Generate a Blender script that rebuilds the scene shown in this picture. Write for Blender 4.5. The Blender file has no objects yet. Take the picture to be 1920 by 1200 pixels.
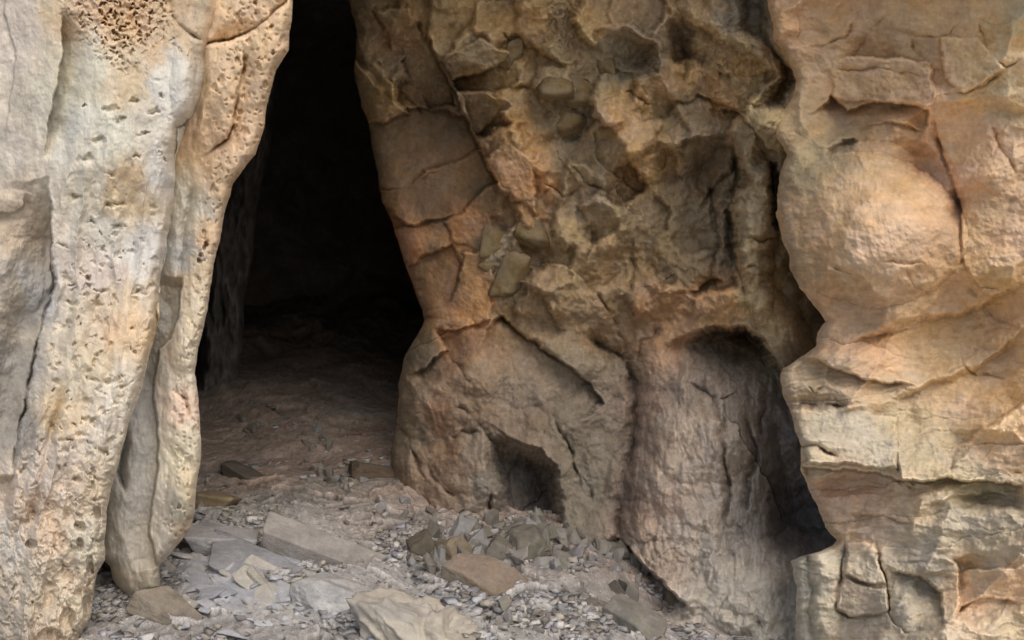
import bpy, bmesh, math, random
import numpy as np

# ------------------------------------------------------------------ basics
F = 1800.0            # focal length of the view in photo pixels (1920 wide)
CZ = 1.5              # camera height in metres
sc = bpy.context.scene
col = sc.collection

def P(px, py, d):
    """world point at a bearing (photo pixels) and a depth in metres"""
    px, py, d = np.broadcast_arrays(np.asarray(px, float), np.asarray(py, float), np.asarray(d, float))
    return np.stack([d * (px - 960) / F, d, CZ - d * (py - 600) / F], -1)

def lin(c):
    c = np.asarray(c, float) / 255.0
    return np.where(c <= 0.04045, c / 12.92, ((c + 0.055) / 1.055) ** 2.4)

# ------------------------------------------------------------------ noise
def _h(ix, iy, seed):
    h = (ix.astype(np.int64) * 374761393 + iy.astype(np.int64) * 668265263 + seed * 1274126177) & 0xffffffff
    h = ((h ^ (h >> 13)) * 1274126177) & 0xffffffff
    h = (h ^ (h >> 16)) & 0xffffffff
    return h / 4294967295.0

def noise(x, y, seed=0):
    ix = np.floor(x); iy = np.floor(y); fx = x - ix; fy = y - iy
    u = fx * fx * fx * (fx * (fx * 6 - 15) + 10); v = fy * fy * fy * (fy * (fy * 6 - 15) + 10)
    def g(a, b, dx, dy):
        t = _h(ix + a, iy + b, seed) * 2 * np.pi
        return np.cos(t) * dx + np.sin(t) * dy
    n00 = g(0, 0, fx, fy); n10 = g(1, 0, fx - 1, fy); n01 = g(0, 1, fx, fy - 1); n11 = g(1, 1, fx - 1, fy - 1)
    return 1.5 * ((n00 * (1 - u) + n10 * u) * (1 - v) + (n01 * (1 - u) + n11 * u) * v)

def fbm(x, y, o=5, seed=0, gain=0.5, lac=2.03):
    s = 0; a = 1; t = 0
    for i in range(o):
        s = s + a * noise(x, y, seed + i * 17); t += a
        x = x * lac + 3.7; y = y * lac - 1.3; a *= gain
    return s / t * 1.3

def ridged(x, y, o=4, seed=0, gain=0.5):
    s = 0; a = 1; t = 0
    for i in range(o):
        s = s + a * (1 - np.abs(noise(x, y, seed + i * 31))) ** 2; t += a
        x = x * 2.07 + 5.1; y = y * 2.07 + 9.2; a *= gain
    return s / t

def voro(x, y, seed=0, jit=0.9):
    """F1, F2 distances, offset to the nearest site, three random values of the cell"""
    ix = np.floor(x); iy = np.floor(y)
    f1 = np.full(x.shape, 9.0); f2 = np.full(x.shape, 9.0)
    ox = np.zeros(x.shape); oy = np.zeros(x.shape); cx = np.zeros(x.shape); cy = np.zeros(x.shape)
    for a in (-1, 0, 1):
        for b in (-1, 0, 1):
            gx = ix + a; gy = iy + b
            sx = gx + 0.5 + (_h(gx, gy, seed) - 0.5) * jit
            sy = gy + 0.5 + (_h(gx, gy, seed + 7) - 0.5) * jit
            dx = x - sx; dy = y - sy; d = np.sqrt(dx * dx + dy * dy)
            m = d < f1
            f2 = np.where(m, f1, np.minimum(f2, d)); f1 = np.where(m, d, f1)
            ox = np.where(m, dx, ox); oy = np.where(m, dy, oy)
            cx = np.where(m, gx, cx); cy = np.where(m, gy, cy)
    return f1, f2, ox, oy, _h(cx, cy, seed + 11), _h(cx, cy, seed + 13), _h(cx, cy, seed + 19)

def sst(a, b, x):
    t = np.clip((x - a) / (b - a), 0, 1)
    return t * t * (3 - 2 * t)

def tps(pts, X, Y):
    """thin plate spline through (x, y, value...) control points"""
    pts = np.array(pts, float); xy = pts[:, :2] / 1000.0; v = pts[:, 2:]
    n = len(pts)
    def U(r2): return 0.5 * r2 * np.log(r2 + 1e-12)
    K = U(((xy[:, None] - xy[None]) ** 2).sum(-1)) + np.eye(n) * 1e-4
    A = np.zeros((n + 3, n + 3)); A[:n, :n] = K; A[:n, n] = 1; A[:n, n + 1:] = xy; A[n, :n] = 1; A[n + 1:, :n] = xy.T
    w = np.linalg.solve(A, np.vstack([v, np.zeros((3, v.shape[1]))]))
    out = w[n] + w[n + 1] * (X[..., None] / 1000.0) + w[n + 2] * (Y[..., None] / 1000.0)
    for i in range(n):
        out = out + w[i] * U((X / 1000.0 - xy[i, 0]) ** 2 + (Y / 1000.0 - xy[i, 1]) ** 2)[..., None]
    return out[..., 0] if v.shape[1] == 1 else out

def shepard(pts, X, Y, p=5):
    """soft patches of colour around control points (x, y, r, g, b in sRGB bytes)"""
    pts = np.array(pts, float); num = 0; den = 0
    for q in pts:
        w = ((X - q[0]) ** 2 + (Y - q[1]) ** 2 + 200.0) ** (-p / 2) * 1e12
        num = num + w[..., None] * lin(q[2:5]); den = den + w
    return num / den[..., None]

# ------------------------------------------------------------------ sculpting
class Field:
    """depth field over bearings: features push the rock surface forward or back"""
    def __init__(s, X, Y, D, warp=6.0, seed=0):
        s.X0, s.Y0 = X, Y
        s.X = X + warp * fbm(X / 34, Y / 34, 4, seed + 1) + warp * 1.2 * fbm(X / 140, Y / 140, 2, seed + 2)
        s.Y = Y + warp * fbm(X / 34, Y / 34, 4, seed + 3) + warp * 1.2 * fbm(X / 140, Y / 140, 2, seed + 4)
        s.D = D; s.seed = seed
    def _box(s, pts, R):
        p = np.array(pts, float)
        return np.nonzero((s.X > p[:, 0].min() - R) & (s.X < p[:, 0].max() + R) & (s.Y > p[:, 1].min() - R) & (s.Y < p[:, 1].max() + R))
    def _dist(s, pts, x, y):
        best = np.full(x.shape, 1e9); sg = np.ones(x.shape); along = np.zeros(x.shape); L = 0
        tot = sum(math.dist(pts[i], pts[i + 1]) for i in range(len(pts) - 1))
        for (ax, ay), (bx, by) in zip(pts[:-1], pts[1:]):
            vx, vy = bx - ax, by - ay; l2 = vx * vx + vy * vy + 1e-9
            t = np.clip(((x - ax) * vx + (y - ay) * vy) / l2, 0, 1)
            d = np.hypot(x - ax - t * vx, y - ay - t * vy)
            m = d < best
            best = np.where(m, d, best)
            sg = np.where(m, np.sign(vx * (y - ay) - vy * (x - ax)), sg)   # + = right of travel on screen
            along = np.where(m, (L + t * math.sqrt(l2)) / tot, along); L += math.sqrt(l2)
        return best, sg, along
    def groove(s, pts, w, h, taper=True):
        I = s._box(pts, w * 5)
        if len(I[0]) == 0: return
        d, _, a = s._dist(pts, s.X[I], s.Y[I])
        k = np.clip(np.minimum(a, 1 - a) * 6, 0.15, 1) if taper else 1
        x = s.X0[I]; y = s.Y0[I]; k = k * (np.clip(.8 + 1.3 * fbm(x / 40, y / 40, 2, s.seed + 70), .25, 1.3) if w < 6 and taper else np.clip(.95 + .5 * fbm(x / 60, y / 60, 2, s.seed + 70), .6, 1.2))
        s.D[I] += h * k * np.exp(-np.abs(d / (w * .85)) ** 1.3)
    def ledge(s, pts, h, fall, edge=2.5, side=1, taper=True):
        """sharp step at the line that fades over `fall`: rock on `side` is cut back"""
        I = s._box(pts, fall * 1.1)
        if len(I[0]) == 0: return
        d, sg, a = s._dist(pts, s.X[I], s.Y[I]); sd = d * sg * side
        k = np.clip(np.minimum(a, 1 - a) * 5, 0, 1) if taper else np.clip(np.minimum(a, 1 - a) * 30, 0, 1)
        k = k * (np.clip(.9 + .9 * fbm(s.X0[I] / 80, s.Y0[I] / 80, 2, s.seed + 71), .35, 1.3) if abs(h) < .1 and taper else 1)
        s.D[I] += h * k * sst(-edge, edge, sd) * (1 - sst(0, 1, d / fall)) 
    def poly(s, pts, R=0):
        pts = list(pts) + [pts[0]]
        I = s._box(pts, R + 2)
        x, y = s.X[I], s.Y[I]
        d, _, _ = s._dist(pts, x, y)
        ins = np.zeros(x.shape, bool)
        for (ax, ay), (bx, by) in zip(pts[:-1], pts[1:]):
            c = ((ay > y) != (by > y)) & (x < (bx - ax) * (y - ay) / (by - ay + 1e-9) + ax)
            ins ^= c
        return I, np.where(ins, d, -d), x, y
    def hollow(s, pts, h, w, sdir=(0, 0), g=1.0):
        I, sd, x, y = s.poly(pts)
        if len(I[0]) == 0: return
        p = np.array(pts, float); c = p.mean(0); R = np.abs(((p - c) @ np.array(sdir)) if any(sdir) else np.array([1.0])).max() + 1e-6
        f = np.clip(0.5 + 0.5 * ((x - c[0]) * sdir[0] + (y - c[1]) * sdir[1]) / R, 0, 1) ** g if any(sdir) else 1
        s.D[I] += h * f * sst(-1, w, sd)
    def facet(s, pts, off, gx=0, gy=0, edge=4, k=1.0):
        """cut a flat plane: flattens what is there and tilts it"""
        I, sd, x, y = s.poly(pts, edge)
        if len(I[0]) == 0: return
        p = np.array(pts, float); c = p.mean(0)
        m = sst(-edge, edge, sd) 
        D = s.D[I]; base = (D * m).sum() / (m.sum() + 1e-9)
        A = np.stack([x - c[0], y - c[1], np.ones_like(x)], 1)
        W = m[:, None]
        sol = np.linalg.lstsq(A * W, D * m, rcond=None)[0]
        pl = A @ sol
        s.D[I] = D + m * (k * (pl - D) + off + gx * (x - c[0]) / 100 + gy * (y - c[1]) / 100)
    def bump(s, cx, cy, rx, ry, h, rot=0, p=1.0):
        R = max(rx, ry)
        I = s._box([(cx, cy)], R)
        if len(I[0]) == 0: return
        a = math.radians(rot); x = s.X[I] - cx; y = s.Y[I] - cy
        u = (x * math.cos(a) + y * math.sin(a)) / rx; v = (-x * math.sin(a) + y * math.cos(a)) / ry
        s.D[I] -= h * np.clip(1 - u * u - v * v, 0, 1) ** p
    def mask(s, pts, soft=20):
        m = np.zeros(s.X.shape); I, sd, x, y = s.poly(pts, soft); m[I] = sst(-soft, soft, sd); return m
    def facets(s, size, h, seed, m=1, tilt=1.0, crack=0.0, sx=1, sy=1, rot=0):
        a = math.radians(rot); x = (s.X * math.cos(a) + s.Y * math.sin(a)) / size / sx; y = (-s.X * math.sin(a) + s.Y * math.cos(a)) / size / sy
        x = x + .22 * fbm(x * 1.3, y * 1.3, 3, seed + 40); y = y + .22 * fbm(x * 1.3 + 9, y * 1.3, 3, seed + 41)
        e = {}
        ix = np.floor(x); iy = np.floor(y); lo = None
        for a_ in (-1, 0, 1):
            for b_ in (-1, 0, 1):
                gx = ix + a_; gy = iy + b_
                dx = x - (gx + .5 + (_h(gx, gy, seed) - .5) * .9); dy = y - (gy + .5 + (_h(gx, gy, seed + 7) - .5) * .9)
                v = (_h(gx, gy, seed + 11) - .5) * .7 + tilt * ((_h(gx, gy, seed + 13) - .5) * 2 * dx + (_h(gx, gy, seed + 19) - .5) * 2 * dy) + 1.0 * (dx * dx + dy * dy)
                if lo is None: lo = v
                else: lo = np.minimum(lo, v)
        d = h * (lo - .15) * (-1 if crack < 0 else 1)
        if crack > 0: 
            f1, f2, ox, oy, r1, r2, r3 = voro(x, y, seed)
            d = d + crack * (r1 - .5)
        s.D += m * d

def cells(f, seeds, m=1, amp=1.0, sharp=5.0):
    """broken blocks: each seed carries a plane (offset, slope right, slope down), neighbours meet in sharp steps"""
    best = None; wx = f.X + 6 * fbm(f.X0 / 40, f.Y0 / 40, 2, 771); wy = f.Y + 6 * fbm(f.X0 / 40, f.Y0 / 40, 2, 772)
    near = np.full(f.X.shape, 1e9)
    for q in seeds: near = np.minimum(near, np.hypot(wx - q[0], wy - q[1]))
    num = 0; den = 0
    for q in seeds:
        dx = wx - q[0]; dy = wy - q[1]; w = np.exp(-(np.hypot(dx, dy) - near) / sharp)
        num = num + w * (q[2] + q[3] * dx / 100 + q[4] * dy / 100); den = den + w
    f.D += m * amp * num / den

def desat(C, k):
    L = (C @ np.array([.3, .6, .1]))[..., None]
    return L * np.array([1.02, 1.0, .96]) * (1 - k) + C * k

def interp(pts, t):
    p = np.array(pts, float); return np.interp(t, p[:, 0], p[:, 1])

def rows(a, lo, hi, b, step, coarse):
    return np.concatenate([np.arange(a, lo - 360, coarse), np.arange(lo - 360, lo, 5), np.arange(lo, hi, step), np.arange(hi, b + coarse, 8)])

def add_attr(me, C, cav):
    n = len(me.vertices)
    ca = me.color_attributes.new('rock_colour', 'FLOAT_COLOR', 'POINT')
    buf = np.ones((n, 4), np.float32); buf[:, :3] = C.reshape(-1, 3); ca.data.foreach_set('color', buf.ravel())
    at = me.attributes.new('hollowness', 'FLOAT', 'POINT'); at.data.foreach_set('value', cav.ravel().astype(np.float32))

def grid_mesh(name, V, C, cav, flip=False):
    r, c = V.shape[:2]
    me = bpy.data.meshes.new(name)
    idx = np.arange(r * c).reshape(r, c)
    q = np.stack([idx[:-1, :-1], idx[1:, :-1], idx[1:, 1:], idx[:-1, 1:]], -1).reshape(-1, 4)
    if flip: q = q[:, ::-1]
    me.vertices.add(r * c); me.vertices.foreach_set('co', V.reshape(-1).astype(np.float32))
    me.loops.add(q.size); me.loops.foreach_set('vertex_index', q.reshape(-1).astype(np.int32))
    me.polygons.add(len(q)); me.polygons.foreach_set('loop_start', np.arange(0, q.size, 4, dtype=np.int32))
    me.polygons.foreach_set('loop_total', np.full(len(q), 4, np.int32))
    me.update(calc_edges=True)
    me.polygons.foreach_set('use_smooth', np.ones(len(q), bool))
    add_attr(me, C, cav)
    return me

def link(name, me, mat, parent=None):
    o = bpy.data.objects.new(name, me); col.objects.link(o)
    if mat: me.materials.append(mat)
    if parent: o.parent = parent
    return o

def tag(o, label=None, cat=None, group=None, kind=None):
    if label: o['label'] = label
    if cat: o['category'] = cat
    if group: o['group'] = group
    if kind: o['kind'] = kind
    return o

def blur(A, n):
    for _ in range(n):
        A = (np.roll(A, 1, 0) + np.roll(A, -1, 0) + 2 * A) / 4
        A = (np.roll(A, 1, 1) + np.roll(A, -1, 1) + 2 * A) / 4
    return A

def sheet(name, t, L, R, nc, sculpt, paint, mat, parent=None, curlL=None, curlR=None, fix=None, edge_noise=(6, 6), seed=0):
    """loft between two outlines given as functions of the row; the edges round away from the viewer
       and run back as real side walls. curl = (rounding px, extra depth m, inward px, columns)"""
    t = np.asarray(t, float)
    def en(k, a):
        rs = np.random.RandomState(seed + int(k)); kn = np.cumsum(rs.choice([9, 16, 26, 44, 60], 200)) - 1900.0
        ang = np.interp(t, kn, rs.uniform(-1, 1, 200) * np.minimum(1, np.diff(kn, prepend=kn[0] - 30) / 45))
        return a * (.75 * fbm(t / 70, t * 0 + k, 2, seed + int(k)) + .55 * ang + .12 * fbm(t / 8, t * 0 + k + 5, 2, seed + 9))
    l = interp(L, t) + en(2.5, edge_noise[0]); r = interp(R, t) + en(7.5, edge_noise[1])
    r = np.maximum(r, l + 2)
    if fix is None:
        X = l[:, None] + (r - l)[:, None] * np.linspace(0, 1, nc)[None]
    elif fix[1] == 'left':      # a coarse band left of the frame, fine columns up to the right outline
        a = np.concatenate([np.linspace(0, .8, 30, endpoint=False), np.linspace(.8, 1, fix[2] - 29)])[:-1]; X = np.concatenate([l[:, None] + (fix[0] - l)[:, None] * a[None], fix[0] + (r - fix[0])[:, None] * np.linspace(0, 1, nc - fix[2] + 1)[None]], 1)
    else:
        a = np.concatenate([np.linspace(0, .3, fix[2] - 29), np.linspace(.3, 1, 30)[1:]])[1:]; X = np.concatenate([l[:, None] + (fix[0] - l)[:, None] * np.linspace(0, 1, nc - fix[2] + 1)[None], fix[0] + (r - fix[0])[:, None] * a[None]], 1)
    Y = np.repeat(t[:, None], X.shape[1], 1)
    extra = np.zeros_like(X)
    if curlL:
        w = np.minimum(curlL[0], (r - l) * .5)[:, None]; e = np.clip(1 - (X - l[:, None]) / w, 0, 1); extra += curlL[4] * (1 - np.sqrt(1 - e ** 2 * .998))
    if curlR:
        w = np.minimum(curlR[0], (r - l) * .5)[:, None]; e = np.clip(1 - (r[:, None] - X) / w, 0, 1); extra += curlR[4] * (1 - np.sqrt(1 - e ** 2 * .998))
    D = sculpt(X, Y) + extra
    if curlL:
        k = np.linspace(0, 1, curlL[3] + 1)[1:][::-1]
        XX = l[:, None] + curlL[2] * k[None] ; DD = D[:, :1] + curlL[1] * k[None] ** 1.3
        DD = DD + .12 * k * fbm(XX / 30 + DD * 3, Y[:, :1] / 60 + DD * 2, 4, seed + 5)
        XX = XX + 10 * k * fbm(DD * 3, Y[:, :1] / 60, 4, seed + 6)
        X = np.concatenate([XX, X], 1); Y = np.concatenate([np.repeat(t[:, None], len(k), 1), Y], 1); D = np.concatenate([DD, D], 1)
    if curlR:
        k = np.linspace(0, 1, curlR[3] + 1)[1:]
        XX = r[:, None] - curlR[2] * k[None] ; DD = D[:, -1:] + curlR[1] * k[None] ** 1.3
        DD = DD + .12 * k * fbm(XX / 30 + DD * 3, Y[:, :1] / 60, 4, seed + 7)
        X = np.concatenate([X, XX], 1); Y = np.concatenate([Y, np.repeat(t[:, None], len(k), 1)], 1); D = np.concatenate([D, DD], 1)
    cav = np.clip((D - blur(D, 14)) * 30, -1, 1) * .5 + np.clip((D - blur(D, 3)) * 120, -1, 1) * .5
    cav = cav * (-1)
    C = paint(X, Y)
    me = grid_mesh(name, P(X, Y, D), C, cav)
    return link(name, me, mat, parent)

# ------------------------------------------------------------------ materials
def rock_mat(name, bump=0.35, grain=1.0, rough=0.92, var=0.22, streak=(1, 1, 1), scale=1.0, cavity=0.25, crack=0.0):
    m = bpy.data.materials.new(name); m.use_nodes = True
    n = m.node_tree.nodes; k = m.node_tree.links
    b = n['Principled BSDF']; b.inputs['Roughness'].default_value = rough; b.inputs['Specular IOR Level'].default_value = 0.18
    tc = n.new('ShaderNodeTexCoord'); mp = n.new('ShaderNodeMapping'); mp.inputs['Scale'].default_value = streak; k.new(tc.outputs['Object'], mp.inputs[0])
    at = n.new('ShaderNodeAttribute'); at.attribute_name = 'rock_colour'
    ca = n.new('ShaderNodeAttribute'); ca.attribute_name = 'hollowness'
    def nz(s, d=6, r=.6, dist=0.0, src=mp.outputs[0]):
        q = n.new('ShaderNodeTexNoise'); q.inputs['Scale'].default_value = s * scale; q.inputs['Detail'].default_value = d; q.inputs['Roughness'].default_value = r; q.inputs['Distortion'].default_value = dist
        k.new(src, q.inputs['Vector']); return q.outputs['Fac']
    def math_(op, a, c=None, clamp=False):
        q = n.new('ShaderNodeMath'); q.operation = op; q.use_clamp = clamp
        for i, v in enumerate((a, c)):
            if v is None: continue
            if isinstance(v, (int, float)): q.inputs[i].default_value = v
            else: k.new(v, q.inputs[i])
        return q.outputs[0]
    def ramp(v, a, c):
        q = n.new('ShaderNodeMapRange'); q.inputs['From Min'].default_value = 0.3; q.inputs['From Max'].default_value = 0.7
        q.inputs['To Min'].default_value = a; q.inputs['To Max'].default_value = c; k.new(v, q.inputs['Value']); return q.outputs[0]
    v1 = ramp(nz(3.2, 5, .62, .6), 1 - var, 1 + var)
    v2 = ramp(nz(28, 3, .7), 1 - var * .7, 1 + var * .7)
    v3 = ramp(nz(160, 1, .7), 1 - var * .6 * grain, 1 + var * .6 * grain)
    v = math_('MULTIPLY', math_('MULTIPLY', v1, v2), v3)
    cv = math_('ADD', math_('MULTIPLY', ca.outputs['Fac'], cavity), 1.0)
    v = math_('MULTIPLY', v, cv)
    vs = n.new('ShaderNodeVectorMath'); vs.operation = 'SCALE'; k.new(at.outputs['Color'], vs.inputs[0]); k.new(v, vs.inputs['Scale'])
    hs = n.new('ShaderNodeHueSaturation'); k.new(vs.outputs[0], hs.inputs['Color'])
    k.new(ramp(nz(5.5, 2, .6, .3), .88, 1.12), hs.inputs['Saturation'])
    k.new(ramp(nz(2.1, 2, .6), .492, .508), hs.inputs['Hue'])
    k.new(hs.outputs[0], b.inputs['Base Color'])
    h = math_('ADD', math_('MULTIPLY', nz(22, 5, .66), 1.0), math_('MULTIPLY', nz(130, 2, .7), .35 * grain))
    bp = n.new('ShaderNodeBump'); bp.inputs['Strength'].default_value = bump; bp.inputs['Distance'].default_value = .03
    k.new(h, bp.inputs['Height']); k.new(bp.outputs[0], b.inputs['Normal'])
    return m

M_pillar = rock_mat('pale_pitted_sandstone', .15, .8, var=.12, cavity=.35, streak=(1, 1, .7))
M_wall = rock_mat('ochre_cave_rock', .24, .7, var=.15, cavity=.4)
M_right = rock_mat('tan_weathered_sandstone', .13, .45, var=.12, cavity=.35)
M_dark = rock_mat('dim_cave_rock', .5, 1.0, var=.25)
M_floor = rock_mat('grey_dusty_ground', .6, 1.3, var=.25, cavity=.5)
M_stone = rock_mat('grey_broken_stone', .45, 1.0, var=.18, cavity=.2)

# ================================================================== LEFT PILLAR
FR = (-60, 1270)
t_p = rows(-1800, FR[0], FR[1], 1500, 1.6, 60)
PIL_COL = [  # albedo around the pillar
 (30,60,196,188,180),(30,250,196,190,180),(20,420,186,170,146),(60,560,168,172,180),(15,700,158,158,160),(30,800,140,140,140),(10,560,178,170,158),
 (150,30,196,170,130),(230,40,204,170,122),(300,60,198,170,130),(160,120,190,190,172),(250,150,206,186,146),(140,230,192,196,190),(220,260,196,200,192),
 (300,160,196,202,204),(170,330,196,192,180),(240,330,206,180,138),(290,330,196,204,210),(250,380,208,186,146),(190,420,196,196,190),(140,480,190,182,176),
 (200,520,192,180,176),(260,480,196,200,204),(230,560,204,186,152),(130,600,196,186,166),(180,680,198,184,158),(250,620,210,178,132),(210,730,208,202,192),
 (120,780,204,184,152),(180,820,196,188,176),(90,880,190,180,170),(150,930,196,180,158),(60,960,196,176,156),(30,1000,186,184,180),(100,1010,198,176,152),
 (160,1010,194,188,172),(60,1100,180,168,152),(120,1100,196,180,156),(20,1150,160,152,140),(160,1150,186,172,146),(100,1180,186,170,146)]
PIL_COL += [(p[0]-520, p[1]+70) + p[2:] for p in PIL_COL]
def pil_sculpt(X, Y):
    D = tps([(-900,600,5.2),(-900,1300,5.0),(-900,-200,5.4),(-200,600,4.75),(-200,-100,4.7),(-200,1300,4.6),(0,100,4.55),(100,300,4.5),(200,300,4.45),(200,0,4.48),(330,0,4.52),(500,0,4.6),
             (300,400,4.6),(200,600,4.5),(100,700,4.5),(60,1000,4.5),(150,900,4.46),(100,1200,4.4),(150,1200,4.42),(200,-500,4.3),(0,-1000,4.0),(0,-1800,3.4),(600,-1000,4.2)], X, Y)
    f = Field(X, Y, D, 5, 10)
    f.D += .035 * fbm(X / 130, Y / 260, 4, 21)
    # left slab edge above, hollow flute below
    f.ledge([(20,-60),(10,20),(28,80),(30,110),(15,200),(12,260)], .03, 40, 2, 1)
    f.ledge([(112,20),(116,100),(104,160),(92,215),(88,300)], .12, 60, 3, -1)
    f.hollow([(70,560),(95,520),(100,470),(98,560),(78,640),(58,720),(44,790),(24,860),(20,900),(-80,960),(-80,500),(40,480)], .2, 60, (.9, .3), 1.2)
    f.ledge([(92,330),(99,440),(99,540),(74,640),(54,720),(42,800),(26,870),(22,905)], .30, 110, 3, 1)
    f.groove([(98,440),(99,540),(72,640),(52,720),(40,800),(24,870),(20,905)], 4, .06)
    f.bump(20,380,60,30,.03); f.ledge([(-20,395),(20,400),(45,385),(48,360)], .03, 30, 2, 1)
    f.hollow([(-60,885),(26,885),(30,930),(20,975),(-60,1000)], .22, 20, (.7,-.5), 1)
    # upper right blocks
    f.groove([(318,-40),(325,30),(342,50),(370,75),(384,82)], 5, .05)
    f.ledge([(345,90),(365,110),(362,170),(350,222),(332,205)], .05, 34, 3, -1)
    f.groove([(350,225),(330,240),(322,290),(328,340),(320,420),(306,500),(297,560),(288,650),(262,740)], 6, .12, False)
    f.bump(340,150,24,80,.05,5)
    f.hollow([(325,235),(345,225),(360,240),(358,285),(340,320),(325,300)], .10, 16, (-.5,-.6), 1)
    # pits and honeycomb
    w1, w2 = f.X + 9 * fbm(X / 20, Y / 16, 3, 3), f.Y + 9 * fbm(X / 20, Y / 20, 3, 4)
    m = f.mask([(120,-80),(140,20),(165,60),(190,75),(205,110),(235,118),(250,95),(300,70),(312,30),(300,-80)], 44)
    f1, f2, ox, oy, r1, r2, r3 = voro(w1 / 12, w2 / 13, 5)
    f.D += m * (.035 * (1 - sst(.12, .42, f1)) * (r1 > .25) + .02 * fbm(X / 10, Y / 10, 3, 6)) + m * .03
    f1, f2, ox, oy, r1, r2, r3 = voro(w1 / 44, w2 / 40, 8)
    pm = sst(95, 130, f.X) * (1 - sst(300, 330, f.X)) * sst(130, 190, f.Y)
    f.D += pm * .03 * (1 - sst(.0, .24 + .25 * r2, np.hypot(ox * 1.1, oy * (1.2 + r3)))) * (r1 > .45)
    f1, f2, ox, oy, r1, r2, r3 = voro(w1 / 19, w2 / 22, 9)
    pm2 = (sst(300, 520, f.Y) + .7 * sst(0.0, .4, fbm(X / 90, Y / 90, 3, 44))) .clip(0, 1) * sst(60, 100, f.X + (f.Y - 700) * .25)
    f.D += pm2 * .019 * (1 - sst(.0, .2 + .35 * r2, f1)) * (r1 > .4)
    f1, f2, ox, oy, r1, r2, r3 = voro(w1 / 9, w2 / 10, 19)
    pm3 = sst(355, 380, f.X) * sst(230, 290, f.Y + (f.X - 400) * .3)
    f.D += (pm3 + .35 * pm * 0 + .6 * pm2 * sst(.1, .4, fbm(X / 60, Y / 60, 2, 77))) * .008 * (1 - sst(.1, .35, f1)) * (r1 > .5)
    # wrinkled lower part
    lo = sst(740, 980, f.Y)
    rb = fbm((f.X + f.Y * .17) / 62, f.Y / 300, 3, 33)
    f.D += .06 * (np.abs(rb) ** .8 - .3) * sst(100, 420, f.Y) * sst(60, 110, f.X + (f.Y - 500) * .16)
    f.D += lo * .09 * (ridged(w1 / 70, w2 / 120, 3, 31) - .5) + (.25 + lo) * .018 * (ridged(w1 / 26, w2 / 38, 3, 32) - .5)
    f.D -= .05 * np.exp(-((f.X - (110 - (f.Y - 700) * .12)) / 26) ** 2) * sst(600, 900, f.Y)
    f.D += .06 * np.exp(-((f.X - (100 - (f.Y - 800) * .22)) / 9) ** 2) * sst(700, 780, f.Y) * (1 - sst(960, 1010, f.Y))
    for cx, cy, rx, ry in [(165,1130,12,18),(165,1060,10,20),(120,1085,16,20),(128,1160,14,20),(95,1188,26,12),(150,1020,9,14),(180,960,7,14),(60,1020,12,10),(150,985,12,10),(188,1015,7,14)]:
        f.bump(cx, cy, rx, ry, -.06, 0, .7)
    f.D += .010 * fbm(X / 34, Y / 50, 4, 40) + .002 * fbm(X / 8, Y / 9, 3, 41)
    return f.D
def pil_paint(X, Y):
    x = X + 34 * fbm(X / 60, Y / 90, 5, 50, .6); y = Y + 50 * fbm(X / 60, Y / 90, 5, 51, .6)
    C = shepard(PIL_COL, x, y, 4)
    w = fbm(X / 22, Y / 30, 4, 52)[..., None]
    C = C * (1 + .16 * w * np.array([1, 1.0, .9])) 
    q = sst(.25, .6, fbm(X / 40, Y / 50, 5, 53, .65))[..., None]
    C = C * (1 - .3 * q) + lin((150, 132, 108)) * .3 * q
    return desat(C, .58) * np.array([1.16, 1.12, 1.04])
RP = [(-1800,640),(-200,440),(0,408),(40,399),(85,388),(150,384),(190,372),(215,360),(245,345),(290,330),(340,328),(420,320),(500,308),(560,298),(640,290),(700,272),(740,262),(800,240),(850,226),(900,212),(960,200),(1050,196),(1075,180),(1110,176),(1160,172),(1185,155),(1230,140),(1500,120)]
pillar = bpy.data.objects.new('rock_pillar', None); col.objects.link(pillar); pillar.location = (-1.9, 4.6, 0)
tag(pillar, 'tall pale pitted sandstone pillar left of the dark cave opening', 'rock pillar')
inv = pillar.location.copy()
sheet('pitted_column', t_p, [(-1800,-2600),(1500,-2600)], RP, 690, pil_sculpt, pil_paint, M_pillar, None,
      curlR=(34, 1.3, 60, 24, .16), fix=(-50, 'left', 160), edge_noise=(0, 5), seed=60)

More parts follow.
